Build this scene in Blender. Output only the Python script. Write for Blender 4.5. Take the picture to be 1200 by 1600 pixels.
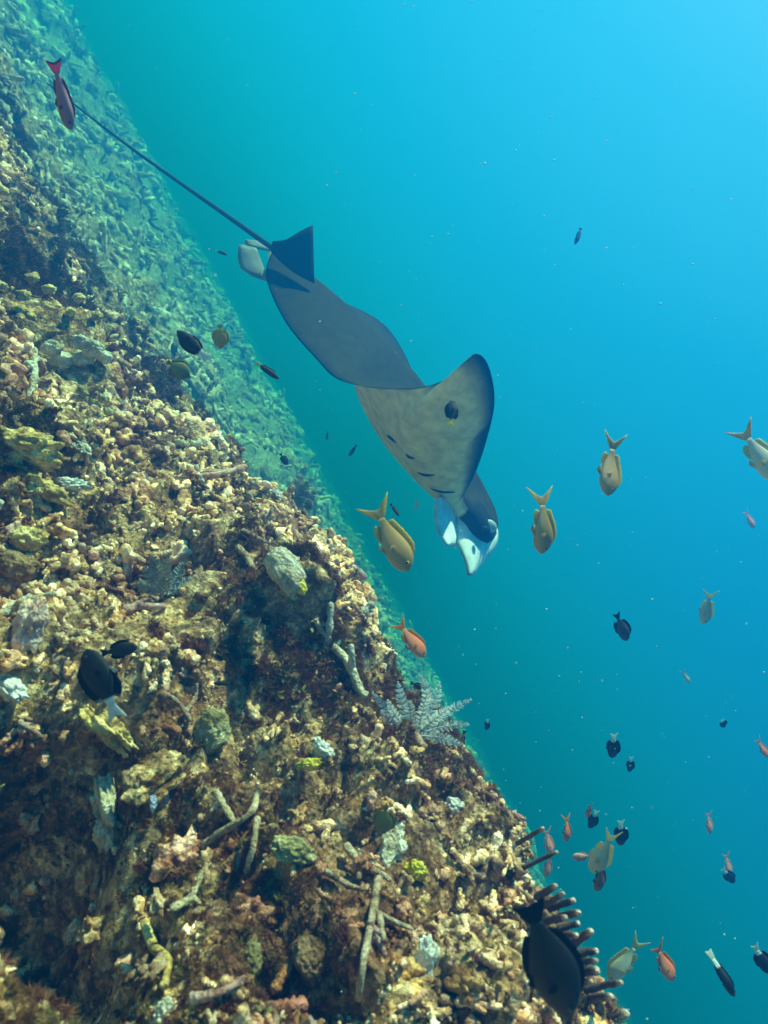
import bpy, bmesh, math, random
import numpy as np
from mathutils import Vector, Matrix, Euler
random.seed(7); RNG = np.random.default_rng(11)
for _o in list(bpy.data.objects): bpy.data.objects.remove(_o)
SC = bpy.context.scene; COL = SC.collection
R = math.radians

# ------------------------------------------------------------------ camera
FPX = 1143.0                      # focal length in photo pixels (1200 x 1600)
camd = bpy.data.cameras.new('camera'); cam = bpy.data.objects.new('camera', camd); COL.objects.link(cam)
camd.sensor_fit = 'VERTICAL'; camd.sensor_height = 24.0; camd.lens = 24.0*FPX/1600.0
camd.clip_start = 0.02; camd.clip_end = 600
CA, SA = math.cos(R(29.5)), math.sin(R(29.5))      # the diver holds the camera rolled on its side
cam.matrix_world = Matrix(((SA, -CA, 0, 0), (0, 0, -1, 0), (CA, SA, 0, 0), (0, 0, 0, 1)))
SC.camera = cam
camd.dof.use_dof = True; camd.dof.focus_distance = 1.7; camd.dof.aperture_fstop = 6

# ------------------------------------------------------------------ world and sun
SUN_DIR = Vector((-0.55, 0.04, 0.83)).normalized()       # towards the sun
SUN_EL = math.asin(SUN_DIR.z); SUN_AZ = math.atan2(SUN_DIR.x, SUN_DIR.y)
W = bpy.data.worlds.new('World'); SC.world = W; W.use_nodes = True
nt = W.node_tree; nt.nodes.clear()
def wn(t, **k):
    n = nt.nodes.new(t)
    for a, b in k.items(): setattr(n, a, b)
    return n
sky = wn('ShaderNodeTexSky', sky_type='NISHITA', sun_disc=False, sun_elevation=SUN_EL, sun_rotation=SUN_AZ)
# the sky seen through sea water: what comes down is filtered blue, brightest round the sunlit surface
geo = wn('ShaderNodeNewGeometry'); dot = wn('ShaderNodeVectorMath', operation='DOT_PRODUCT')
GLOW = Vector((-0.38, 0.55, 0.80)).normalized()
nt.links.new(geo.outputs['Incoming'], dot.inputs[0]); dot.inputs[1].default_value = tuple(-GLOW)
mr = wn('ShaderNodeMapRange'); mr.inputs['From Min'].default_value = -1; mr.inputs['From Max'].default_value = 1
nt.links.new(dot.outputs['Value'], mr.inputs['Value'])
ramp = wn('ShaderNodeValToRGB'); nt.links.new(mr.outputs[0], ramp.inputs[0])
els = ramp.color_ramp.elements
els[0].position = 0.0; els[0].color = (0.0, 0.018, 0.045, 1)
els[1].position = 1.0; els[1].color = (0.24, 0.75, 0.94, 1)
for p, c in ((0.45, (0.0, 0.05, 0.15)), (0.66, (0.0, 0.14, 0.36)), (0.80, (0.001, 0.28, 0.58)), (0.90, (0.014, 0.46, 0.80)), (0.96, (0.08, 0.62, 0.92))):
    e = els.new(p); e.color = (*c, 1)
tint = wn('ShaderNodeMix', data_type='RGBA', blend_type='MULTIPLY'); tint.inputs[0].default_value = 1
nt.links.new(sky.outputs[0], tint.inputs[6]); tint.inputs[7].default_value = (0.05, 0.35, 0.55, 1)
bg1 = wn('ShaderNodeBackground'); bg1.inputs[1].default_value = 0.05; nt.links.new(tint.outputs[2], bg1.inputs[0])
bg2 = wn('ShaderNodeBackground'); bg2.inputs[1].default_value = 0.46; nt.links.new(ramp.outputs[0], bg2.inputs[0])
add = wn('ShaderNodeAddShader'); nt.links.new(bg1.outputs[0], add.inputs[0]); nt.links.new(bg2.outputs[0], add.inputs[1])
out = wn('ShaderNodeOutputWorld'); nt.links.new(add.outputs[0], out.inputs['Surface'])
sund = bpy.data.lights.new('sun', 'SUN'); sun = bpy.data.objects.new('sun', sund); COL.objects.link(sun)
sund.energy = 5.0; sund.angle = R(2.0); sund.color = (1.0, 0.90, 0.75)
sun.rotation_euler = SUN_DIR.to_track_quat('Z', 'Y').to_euler()
SC.view_settings.view_transform = 'Standard'; SC.view_settings.look = 'None'
SC.view_settings.exposure = 0.80; SC.view_settings.gamma = 1; SC.view_settings.use_curve_mapping = False
SC.render.engine = 'CYCLES'
SC.cycles.use_denoising = True; SC.cycles.max_bounces = 4; SC.cycles.diffuse_bounces = 2; SC.cycles.glossy_bounces = 1
SC.cycles.transmission_bounces = 2; SC.cycles.transparent_max_bounces = 6; SC.cycles.volume_bounces = 0
SC.cycles.caustics_reflective = False; SC.cycles.caustics_refractive = False

# ------------------------------------------------------------------ helpers
def P(px, py, Y):
    """a point of the place from its bearing in the photo (1200x1600) and its distance ahead, in metres"""
    dx, dy = px-600.0, py-800.0
    return Vector(((SA*dx+CA*dy)/FPX*Y, Y, (CA*dx-SA*dy)/FPX*Y))
def RH(r, h, Y): return Vector((r/FPX*Y, Y, h/FPX*Y))
def tag(o, label=None, cat=None, group=None, kind=None):
    if label: o['label'] = label
    if cat: o['category'] = cat
    if group: o['group'] = group
    if kind: o['kind'] = kind
    return o
def empty(name, loc, mat3=None, scale=1.0):
    o = bpy.data.objects.new(name, None); COL.objects.link(o); o.empty_display_size = 0.05
    if mat3 is not None: o.matrix_world = Matrix.Translation(loc) @ mat3.to_4x4() @ Matrix.Scale(scale, 4)
    else: o.location = loc; o.scale = (scale,)*3
    return o
def mesh(name, V, F, mat=None, smooth=True, cols=None):
    me = bpy.data.meshes.new(name); me.from_pydata([tuple(v) for v in V], [], F)
    if mat: me.materials.append(mat)
    if smooth: me.shade_smooth()
    if cols is not None:
        a = me.color_attributes.new('tint', 'FLOAT_COLOR', 'POINT')
        a.data.foreach_set('color', np.array([(*c[:3], 1) for c in cols], dtype=np.float32).ravel())
    me.update(); return me
def obj(name, me, parent=None):
    o = bpy.data.objects.new(name, me); COL.objects.link(o)
    if parent is not None: o.parent = parent
    return o
def copy_tree(o, parent=None):
    c = o.copy(); COL.objects.link(c); c.parent = parent
    for ch in list(o.children): copy_tree(ch, c)
    return c
def tube(pts, rad, ring=8, wob=0.0, cap=True, seed=0):
    """verts, faces of a tube through pts with a radius each; wob = lumpiness"""
    rr = random.Random(seed); V = []; F = []
    pts = [Vector(p) for p in pts]; n = len(pts); up = Vector((0.13, 0.31, 0.94))
    for i, p in enumerate(pts):
        d = (pts[min(i+1, n-1)]-pts[max(i-1, 0)]).normalized()
        s = d.cross(up)
        if s.length < 1e-3: s = d.cross(Vector((1, 0, 0)))
        s.normalize(); t = s.cross(d)
        for k in range(ring):
            a = 2*math.pi*k/ring; q = rad[i]*(1+wob*(rr.random()-.5)*2)
            V.append(p+s*math.cos(a)*q+t*math.sin(a)*q)
    for i in range(n-1):
        for k in range(ring):
            a, b = i*ring+k, i*ring+(k+1) % ring
            F.append((a, b, b+ring, a+ring))
    if cap:
        d0 = (pts[0]-pts[1]).normalized(); d1 = (pts[-1]-pts[-2]).normalized()
        V.append(pts[0]+d0*rad[0]*.6); V.append(pts[-1]+d1*rad[-1]*.6); c0, c1 = len(V)-2, len(V)-1
        for k in range(ring):
            F.append((c0, (k+1) % ring, k)); F.append((c1, (n-1)*ring+k, (n-1)*ring+(k+1) % ring))
    return V, F
class MB:
    def __init__(s): s.V = []; s.F = []; s.C = []
    def add(s, V, F, col=None):
        k = len(s.V); s.V += list(V); s.F += [tuple(i+k for i in f) for f in F]
        if col is not None: s.C += [col]*len(V)
    def build(s, name, mat, smooth=True): return mesh(name, s.V, s.F, mat, smooth, s.C if s.C else None)

# noise on numpy arrays
_T = RNG.random((64, 64, 64)).astype(np.float32); _J = RNG.random((64, 64, 64, 3)).astype(np.float32)
def vnoise(p, freq, off=0.0):
    q = p*np.float32(freq)+np.float32(off*7.31); i = np.floor(q).astype(np.int32); f = (q-i).astype(np.float32); f = f*f*(3-2*f); i &= 63; j = (i+1) & 63
    x0, y0, z0 = i.T; x1, y1, z1 = j.T; fx, fy, fz = f.T
    a = _T[x0, y0, z0]*(1-fx)+_T[x1, y0, z0]*fx; b = _T[x0, y1, z0]*(1-fx)+_T[x1, y1, z0]*fx
    c = _T[x0, y0, z1]*(1-fx)+_T[x1, y0, z1]*fx; d = _T[x0, y1, z1]*(1-fx)+_T[x1, y1, z1]*fx
    return ((a*(1-fy)+b*fy)*(1-fz)+(c*(1-fy)+d*fy)*fz)*2-1
def fbm(p, freq, oct=4, off=0.0, gain=.5):
    s = 0; a = 1.0; t = 0
    for k in range(oct): s = s+a*vnoise(p, freq*2.03**k, off+k*3.7); t += a; a *= gain
    return s/t
def worley(p, freq, off=0.0):
    q = (p*np.float32(freq)+np.float32(off*5.17)).astype(np.float32); i = np.floor(q).astype(np.int32); f = q-i
    F1 = np.full(len(p), 9, np.float32); F2 = F1.copy(); ID = np.zeros(len(p), np.float32)
    for dx in (-1, 0, 1):
        for dy in (-1, 0, 1):
            for dz in (-1, 0, 1):
                c = (i+np.array((dx, dy, dz), np.int32)) & 63
                jt = _J[c[:, 0], c[:, 1], c[:, 2]]; d = jt+np.array((dx, dy, dz), np.float32)-f
                d = np.einsum('ij,ij->i', d, d); m = d < F1
                F2 = np.where(m, F1, np.minimum(F2, d)); ID = np.where(m, _T[c[:, 0], c[:, 1], c[:, 2]], ID); F1 = np.where(m, d, F1)
    return np.sqrt(F1), np.sqrt(F2), ID
def sstep(a, b, x):
    t = np.clip((x-a)/(b-a), 0, 1); return t*t*(3-2*t)

# ------------------------------------------------------------------ materials
def nodemat(name, rough=0.7, spec=0.3):
    m = bpy.data.materials.new(name); m.use_nodes = True; t = m.node_tree
    b = t.nodes['Principled BSDF']; b.inputs['Roughness'].default_value = rough; b.inputs['Specular IOR Level'].default_value = spec
    return m, t, b
class N:
    """small helper to chain nodes"""
    def __init__(s, t): s.t = t
    def n(s, ty, **k):
        x = s.t.nodes.new(ty)
        for a, b in k.items(): setattr(x, a, b)
        return x
    def l(s, a, b): s.t.links.new(a, b)
    def noise(s, vec, scale, detail=4, rough=.6, dist=0.0):
        x = s.n('ShaderNodeTexNoise'); x.inputs['Scale'].default_value = scale; x.inputs['Detail'].default_value = detail
        x.inputs['Roughness'].default_value = rough; x.inputs['Distortion'].default_value = dist; s.l(vec, x.inputs['Vector']); return x
    def vor(s, vec, scale, feature='F1'):
        x = s.n('ShaderNodeTexVoronoi', feature=feature); x.inputs['Scale'].default_value = scale; s.l(vec, x.inputs['Vector']); return x
    def ramp(s, fac, stops, interp='LINEAR'):
        x = s.n('ShaderNodeValToRGB'); x.color_ramp.interpolation = interp; s.l(fac, x.inputs[0]); e = x.color_ramp.elements
        e[0].position = stops[0][0]; e[0].color = (*stops[0][1], 1); e[1].position = stops[-1][0]; e[1].color = (*stops[-1][1], 1)
        for p, c in stops[1:-1]: q = e.new(p); q.color = (*c, 1)
        return x
    def mix(s, fac, a, b, mode='MIX'):
        x = s.n('ShaderNodeMix', data_type='RGBA', blend_type=mode)
        for v, k in ((fac, 0), (a, 6), (b, 7)):
            if hasattr(v, 'is_output') or isinstance(v, bpy.types.NodeSocket): s.l(v, x.inputs[k])
            elif k == 0: x.inputs[0].default_value = v
            else: x.inputs[k].default_value = (*v, 1)
        return x.outputs[2]
    def bump(s, h, strength, dist, base=None):
        x = s.n('ShaderNodeBump'); x.inputs['Strength'].default_value = strength; x.inputs['Distance'].default_value = dist; s.l(h, x.inputs['Height'])
        if base is not None: s.l(base, x.inputs['Normal'])
        return x.outputs[0]
def g3(v): return (v, v, v)
def macro(k, c, amount=.85):
    g = k.n('ShaderNodeNewGeometry'); n1 = k.noise(g.outputs['Position'], 5.5, 4, .65, .8); n2 = k.noise(g.outputs['Position'], 19, 4, .6, .5)
    r1 = k.ramp(n1.outputs[0], [(.28, (.30, .10, .08)), (.38, (.50, .21, .15)), (.45, (1.0, .80, .68)), (.53, (1.45, 1.34, 1.22)), (.60, (1.05, .76, .44)), (.67, (.48, .25, .17)), (.8, (.90, .70, .60))])
    r2 = k.ramp(n2.outputs[0], [(.30, (.35, .20, .16)), (.42, (.80, .64, .52)), (.53, (1.65, 1.56, 1.46)), (.62, (1.2, .92, .66)), (.74, (.50, .38, .34))])
    c = k.mix(amount, c, r1.outputs[0], 'MULTIPLY'); return k.mix(amount*.8, c, r2.outputs[0], 'MULTIPLY')
def reef_material(name, patch_scale=7.0, pale=0.5):
    m, t, b = nodemat(name, 0.85, 0.25); k = N(t); tc = k.n('ShaderNodeTexCoord'); v = tc.outputs['Object']
    big = k.noise(v, patch_scale, 5, .62, .6); mid = k.noise(v, patch_scale*5, 5, .7, .8); fine = k.noise(v, 170, 4, .7, .4)
    vc = k.vor(v, 62); vs = k.vor(v, 150)
    algae = k.ramp(big.outputs[0], [(0.0, (.11, .035, .020)), (.34, (.20, .065, .035)), (.42, (.32, .18, .075)), (.49, (.60, .47, .29)), (.60, (.74, .63, .45)), (.70, (.50, .34, .12)), (.85, (.22, .15, .07))])
    stone = k.ramp(mid.outputs[0], [(0.25, (.06, .032, .02)), (.42, (.17, .12, .06)), (.50, (.42, .34, .21)), (.58, (.72, .65, .53)), (.68, (.40, .30, .12)), (.78, (.33, .13, .13))])
    c = k.mix(.62, algae.outputs[0], stone.outputs[0])
    cell = k.ramp(vc.outputs['Color'], [(0.0, (.25, .20, .16)), (.45, (.75, .66, .52)), (.8, (1.25, 1.2, 1.0)), (1, (1.9, 1.8, 1.6))])
    c = k.mix(.85, c, cell.outputs[0], 'MULTIPLY')
    cell2 = k.ramp(vs.outputs['Color'], [(0.0, (.45, .4, .36)), (.6, (1, .98, .95)), (1, (1.7, 1.65, 1.5))])
    c = k.mix(.7, c, cell2.outputs[0], 'MULTIPLY')
    fr = k.ramp(fine.outputs[0], [(.3, g3(.45)), (.5, g3(.95)), (.7, g3(1.5))]); c = k.mix(.8, c, fr.outputs[0], 'MULTIPLY')
    c = macro(k, c, .8)
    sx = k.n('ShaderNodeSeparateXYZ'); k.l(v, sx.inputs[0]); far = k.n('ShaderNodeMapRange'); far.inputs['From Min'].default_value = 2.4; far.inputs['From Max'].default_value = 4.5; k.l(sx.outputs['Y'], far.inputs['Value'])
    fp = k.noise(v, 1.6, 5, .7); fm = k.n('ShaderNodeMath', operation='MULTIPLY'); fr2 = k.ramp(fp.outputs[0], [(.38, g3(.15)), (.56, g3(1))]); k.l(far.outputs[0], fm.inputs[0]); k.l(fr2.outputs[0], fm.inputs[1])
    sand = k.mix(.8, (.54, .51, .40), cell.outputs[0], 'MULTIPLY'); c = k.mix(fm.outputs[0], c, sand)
    k.l(c, b.inputs['Base Color'])
    n1 = k.bump(mid.outputs[0], .8, .02); n2 = k.bump(vs.outputs['Distance'], .7, .006, n1); n3 = k.bump(fine.outputs[0], .9, .004, n2); k.l(n3, b.inputs['Normal'])
    return m
def thin(m, k, b, amount):
    """light passes through thin fins and plumes"""
    src = b.inputs['Base Color'].links[0].from_socket; tr = k.n('ShaderNodeBsdfTranslucent'); k.l(src, tr.inputs[0])
    mx = k.n('ShaderNodeMixShader'); mx.inputs[0].default_value = amount; k.l(b.outputs[0], mx.inputs[1]); k.l(tr.outputs[0], mx.inputs[2]); k.l(mx.outputs[0], k.t.nodes['Material Output'].inputs['Surface'])
def coral_material(name, c_dark, c_mid, c_pale, rand=0.5, scale=60, rough=.8, bump=.006, patch=.4):
    """knobbly coral skeleton with overgrowth; colour varies by object / instance"""
    m, t, b = nodemat(name, rough, .25); k = N(t); tc = k.n('ShaderNodeTexCoord'); v = tc.outputs['Object']
    oi = k.n('ShaderNodeObjectInfo')
    va = k.n('ShaderNodeVectorMath', operation='ADD'); k.l(v, va.inputs[0])
    sc = k.n('ShaderNodeVectorMath', operation='SCALE'); sc.inputs[0].default_value = (3.1, 1.7, 5.3); k.l(oi.outputs['Random'], sc.inputs['Scale']); k.l(sc.outputs[0], va.inputs[1])
    v = va.outputs[0]
    a = k.noise(v, scale*.5, 5, .7, .5); f = k.noise(v, scale*4, 3, .7); w = k.vor(v, scale*3)
    base = k.ramp(a.outputs[0], [(.3, c_dark), (.47, c_mid), (.6, c_pale), (.8, c_mid)])
    rnd = k.ramp(oi.outputs['Random'], [(0, (.22, .14, .11)), (.15, (.6, .46, .36)), (.35, (1.1, 1.03, .93)), (.66, (1.6, 1.52, 1.4)), (.78, (.95, .62, .62)), (.88, (.95, .76, .34)), (1, (1.8, 1.75, 1.65))])
    c = k.mix(rand, base.outputs[0], rnd.outputs[0], 'MULTIPLY')
    fr = k.ramp(f.outputs[0], [(.3, g3(.55)), (.5, g3(1)), (.7, g3(1.4))]); c = k.mix(.7, c, fr.outputs[0], 'MULTIPLY')
    if patch: c = macro(k, c, patch)
    k.l(c, b.inputs['Base Color'])
    n1 = k.bump(w.outputs['Distance'], .6, bump); k.l(k.bump(f.outputs[0], .8, bump*.7, n1), b.inputs['Normal'])
    return m
def algae_material(name, ca, cb, cc):
    m, t, b = nodemat(name, .7, .3); k = N(t); oi = k.n('ShaderNodeObjectInfo'); tc = k.n('ShaderNodeTexCoord')
    r = k.ramp(oi.outputs['Random'], [(0, ca), (.5, cb), (1, cc)]); n = k.noise(tc.outputs['Object'], 120, 3)
    f = k.ramp(n.outputs[0], [(.3, g3(.5)), (.7, g3(1.6))]); k.l(k.mix(.9, r.outputs[0], f.outputs[0], 'MULTIPLY'), b.inputs['Base Color'])
    return m
def tint_material(name, rough=.5, spec=.4, scale=200, bump=.0006, var=.25, through=0.0):
    """colour from the 'tint' attribute with fine scale-like mottling"""
    m, t, b = nodemat(name, rough, spec); k = N(t); at = k.n('ShaderNodeAttribute', attribute_name='tint'); tc = k.n('ShaderNodeTexCoord')
    n = k.noise(tc.outputs['Object'], scale*.3, 4, .6); w = k.vor(tc.outputs['Object'], scale)
    f = k.ramp(n.outputs[0], [(.3, g3(1-var)), (.7, g3(1+var))]); k.l(k.mix(1, at.outputs['Color'], f.outputs[0], 'MULTIPLY'), b.inputs['Base Color'])
    k.l(k.bump(w.outputs['Distance'], .4, bump), b.inputs['Normal'])
    if through: thin(m, k, b, through)
    return m
M_REEF = reef_material('reef_rock')
M_CORAL = coral_material('coral_rubble_skeleton', (.16, .09, .05), (.60, .47, .30), (.92, .85, .74), .85, patch=.85)
M_FAR = coral_material('far_rubble', (.20, .16, .11), (.55, .50, .38), (.88, .85, .74), .75)
M_TURF = algae_material('turf_algae', (.17, .040, .028), (.25, .10, .035), (.16, .12, .035))
M_LEAF = algae_material('leafy_algae', (.34, .20, .04), (.24, .08, .04), (.28, .24, .07))
M_SKIN = tint_material('fish_skin', .5, .35, 260, .0006, .2)
M_FIN = tint_material('fish_fin', .6, .25, 90, .0008, .2, .5)
M_MANTA = tint_material('manta_skin', .75, .08, 90, .001, .28)

# ------------------------------------------------------------------ the reef floor
A_ = np.array([-3.0, -1.2, -.62, -.40, -.25, -.16, 0, .16, .295, .40, .49, .585, .72, .9, 1.3, 3.0])
YC = np.array([3.2, 3.0, 2.8, 2.5, 2.2, 1.95, 1.5, 1.32, 1.12, 1.0, .92, .86, .80, .75, .7, .6])
TC = np.array([-.16, -.165, -.175, -.155, -.135, -.124, -.118, -.116, -.098, -.088, -.068, -.070, -.108, -.12, -.12, -.13])
def ground(x, y):
    """smooth base height of the reef below the camera"""
    yy = np.maximum(y, .02); a = np.clip(x/np.maximum(yy, .12), -3, 3)
    yc = np.interp(a, A_, YC); zc = np.interp(a, A_, TC)*yc
    amp = np.clip(zc+.50, 0, .6)*sstep(-.75, -.25, a)
    u = y/yc
    ridge = np.where(u < 1, sstep(.38, 1.0, u), 1-sstep(1.0, 1.32, u))
    far = -.50-.16*sstep(1.2, 3.0, y)*sstep(-.9, .1, a)-.012*np.maximum(y-5, 0)*sstep(-1.5, 1.0, a)-.02*np.maximum(y-9, 0)
    far = far+.10*sstep(-.5, -1.3, a)*sstep(1, 3, y)
    return far+ridge*amp
def seg(a, b, n): return np.linspace(a, b, n, endpoint=False)
th = np.concatenate([seg(-150, -60, 40), seg(-60, -43, 50), seg(-43, 43.5, 880), seg(43.5, 62, 50), np.linspace(62, 150, 40)])
rad = np.concatenate([seg(.10, .42, 20), np.exp(seg(math.log(.42), math.log(3.4), 560)), np.exp(seg(math.log(3.4), math.log(14), 130)), np.exp(np.linspace(math.log(14), math.log(90), 30))])
TH, RD = np.meshgrid(np.radians(th), rad, indexing='ij')
X = RD*np.sin(TH); Yg = RD*np.cos(TH); Z = ground(X, Yg)
nT, nR = TH.shape
base = np.stack([X, Yg, Z], -1)
def gridnormals(B):
    n = np.cross(np.gradient(B, axis=0), np.gradient(B, axis=1)); n /= np.linalg.norm(n, axis=-1, keepdims=True)+1e-12
    return np.where(n[..., 2:3] < 0, -n, n)
nrm = gridnormals(base)
p = base.reshape(-1, 3).astype(np.float32); n_ = nrm.reshape(-1, 3).astype(np.float32)
dist = np.linalg.norm(p, axis=1)
cell = np.clip(dist*.006, .0025, None)
def fade(f): return np.clip(2.2-cell/f*2.2, 0, 1)     # drop features finer than the mesh
w = np.stack([fbm(p, 5, 3, 1), fbm(p, 5, 3, 2), fbm(p, 5, 3, 3)], -1)*.05
pw = p+w.astype(np.float32)
disp = fbm(p, 1.1, 4, 5)*(.11*sstep(.7, 3, dist)+.16*sstep(3, 6, dist))
disp += fbm(pw, 4.0, 4, 9)*.085+(.5-np.abs(fbm(pw, 7.0, 3, 12))*2.2)*.03
F1, F2, ID = worley(pw, 9, 1); disp += (np.clip(.75-F1, 0, 1)**1.0)*.075*(ID-.25)*fade(.1)
F1, F2, ID = worley(pw, 5.5, 7); disp += np.clip(.62-F1, 0, 1)*.16*(ID-.35)
F1, F2, ID = worley(pw, 22, 2); disp += np.clip(.7-F1, 0, 1)*.042*(ID-.15)*fade(.04)
pits = np.clip(ID-.72, 0, 1)*np.clip(.62-F1, 0, 1)
disp -= pits*.60*fade(.04)
F1, F2, ID = worley(p+w.astype(np.float32)*.6, 55, 3); disp += np.clip(.7-F1, 0, 1)*.020*(ID-.05)*fade(.018)
disp += fbm(p, 60, 3, 4, .65)*.008*fade(.015)
# known hollows and overhangs of the near reef (photo bearings)
def hit(px, py):
    d = P(px, py, 1.0); ys = np.linspace(.3, 6, 3000); g = ground(d.x*ys, ys); k = np.argmax(d.z*ys < g)
    return d*float(ys[k])
def hollow(px, py, r, depth, power=1.0):
    global disp
    c = np.array(hit(px, py)); q = np.linalg.norm((p-c)+w*.9, axis=1)/r
    disp = disp-depth*np.exp(-np.power(q, 2*power))
for hx, hy, hr, hd in ((60, 1210, .11, .26), (80, 1340, .085, .20), (120, 1440, .05, .13), (20, 900, .06, .12), (250, 905, .05, .08), (150, 760, .05, .07), (120, 1480, .035, .07),
                       (345, 1065, .022, .05), (330, 660, .07, .07), (440, 1250, .03, .06), (420, 1050, .04, .05), (610, 1450, .025, .05), (745, 1380, .04, .06),
                       (400, 1180, .02, .04), (480, 1480, .03, .05), (620, 1060, .05, .05), (40, 640, .06, .07), (200, 980, .035, .05), (300, 1280, .03, .05), (560, 1210, .03, .04), (680, 1400, .035, .05), (340, 1400, .035, .05), (190, 1560, .05, .06), (520, 1560, .03, .05), (300, 930, .04, .06), (100, 640, .04, .05), (430, 1420, .03, .04)): hollow(hx, hy, hr, hd)
for hx, hy, hr, hd in ((150, 1120, .05, .08), (195, 1250, .045, .08), (110, 560, .10, .07), (330, 880, .09, .07), (400, 1000, .09, .12), (210, 1200, .06, .05), (180, 1330, .05, .05), (50, 1100, .06, .05), (470, 1370, .05, .04), (790, 1330, .05, .04), (60, 700, .09, .06)): hollow(hx, hy, hr, -hd)
pos = p+n_*disp[:, None].astype(np.float32)
lat = np.stack([fbm(p, 26, 2, 21), fbm(p, 26, 2, 22), fbm(p, 26, 2, 23)], -1)*.016*fade(.03)[:, None]
pos = (pos+lat).astype(np.float32)
GP = pos.reshape(nT, nR, 3); GN = gridnormals(GP.astype(np.float64))
idx = np.arange(nT*nR).reshape(nT, nR)
quads = np.stack([idx[:-1, :-1], idx[1:, :-1], idx[1:, 1:], idx[:-1, 1:]], -1).reshape(-1, 4)
me = bpy.data.meshes.new('reef_ground'); me.vertices.add(len(pos)); me.vertices.foreach_set('co', pos.ravel())
me.loops.add(quads.size); me.loops.foreach_set('vertex_index', quads[:, ::-1].ravel().astype(np.int32))
me.polygons.add(len(quads)); me.polygons.foreach_set('loop_start', np.arange(0, quads.size, 4, dtype=np.int32)); me.polygons.foreach_set('loop_total', np.full(len(quads), 4, np.int32))
me.update(calc_edges=True); me.materials.append(M_REEF); me.shade_smooth()
reef = obj('reef_ground', me); tag(reef, kind='structure')
# ground beneath and behind the camera, down to the same depth
bb = MB(); bb.add([(-95, -95, -1.4), (95, -95, -1.4), (95, 95, -3.4), (-95, 95, -3.4)], [(0, 1, 2, 3)])
tag(obj('sea_bed', bb.build('sea_bed', M_REEF)), kind='structure')
bpy.context.view_layer.update()
from mathutils.bvhtree import BVHTree
def on_reef(px, py, lift=0.0):
    """point and normal of the built reef surface at a photo bearing"""
    d = P(px, py, 1.0).normalized(); ok, loc, n, i = reef.ray_cast(Vector((0, 0, 0)), d)
    if not ok: loc = P(px, py, 1.0); n = Vector((0, -.5, .8))
    return loc+n*lift, n

# ------------------------------------------------------------------ scattered stuff: broken coral and turf algae
def finger(rr, L, r, bend=.25, fork=True):
    mb = MB(); n = 11; d = Vector((1, 0, 0)); pts = [Vector((-L/2, 0, 0))]
    cv = Vector((0, rr.uniform(-1, 1), rr.uniform(-1, 1)))*bend
    for i in range(n-1): d = (d+cv/n+Vector((0, rr.uniform(-.12, .12), rr.uniform(-.12, .12)))).normalized(); pts.append(pts[-1]+d*L/(n-1))
    V, F = tube(pts, [r*rr.uniform(.7, 1.3)*(1-.3*i/n) for i in range(n)], 8, .2, True, rr.random()); mb.add(V, F)
    if fork:
        for q in range(rr.randint(1, 3)):
            k = rr.randint(2, 5); a = pts[k]; dd = (Vector((rr.uniform(.3, .9), rr.uniform(-1, 1), rr.uniform(-1, 1)))).normalized(); l2 = L*rr.uniform(.2, .45)
            V, F = tube([a, a+dd*l2*.5, a+dd*l2+Vector((l2*.15, 0, 0))], [r*.85, r*.75, r*.6], 6, .2, True, rr.random()); mb.add(V, F)
    return mb
def lump(rr, r, rough=.35, sub=2, flat=.75):
    bm = bmesh.new(); bmesh.ops.create_icosphere(bm, subdivisions=sub, radius=r)
    o = rr.uniform(0, 50); q = np.array([v.co[:] for v in bm.verts], np.float32)/r
    d = 1+rough*fbm(q, 1.6, 3, o)+rough*.6*(.5-worley(q, 2.2, o)[0])
    for v, k in zip(bm.verts, d): v.co *= float(k); v.co.z *= flat
    V = [v.co.copy() for v in bm.verts]; F = [tuple(x.index for x in f.verts) for f in bm.faces]; bm.free()
    mb = MB(); mb.add(V, F); return mb
def tuft(rr, h, n, wd):
    mb = MB()
    for i in range(n):
        a = rr.uniform(0, 6.28); b = rr.uniform(.0, 1.15); d = Vector((math.cos(a)*math.sin(b), math.sin(a)*math.sin(b), math.cos(b)))
        p0 = Vector((rr.uniform(-1, 1), rr.uniform(-1, 1), 0))*h*.5; s = d.cross(Vector((rr.uniform(-1, 1), rr.uniform(-1, 1), .3))).normalized()*wd
        l = h*rr.uniform(.5, 1.1); m = p0+d*l*.55+Vector((rr.uniform(-1, 1), rr.uniform(-1, 1), 0))*l*.15; e = m+(d+Vector((rr.uniform(-.6, .6), rr.uniform(-.6, .6), .1)))*l*.5
        mb.add([p0-s, p0+s, m+s*.9, m-s*.9, e+s*.2, e-s*.2], [(0, 1, 2, 3), (3, 2, 4, 5)])
    return mb
def frond(rr, h, n):
    """a clump of small overlapping leafy blades"""
    mb = MB()
    for i in range(n):
        a = rr.uniform(0, 6.28); b = rr.uniform(.1, 1.3); d = Vector((math.cos(a)*math.sin(b), math.sin(a)*math.sin(b), math.cos(b)))
        s = d.cross(Vector((rr.uniform(-1, 1), rr.uniform(-1, 1), .4))).normalized()*h*rr.uniform(.12, .26); p0 = Vector((rr.uniform(-1, 1), rr.uniform(-1, 1), 0))*h*.35
        l = h*rr.uniform(.4, 1); u = s.cross(d).normalized()*l*.2
        mb.add([p0-s*.3, p0+s*.3, p0+d*l*.5+s+u, p0+d*l*.5-s+u, p0+d*l+s*.6, p0+d*l-s*.6], [(0, 1, 2, 3), (3, 2, 4, 5)])
    return mb
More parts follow.
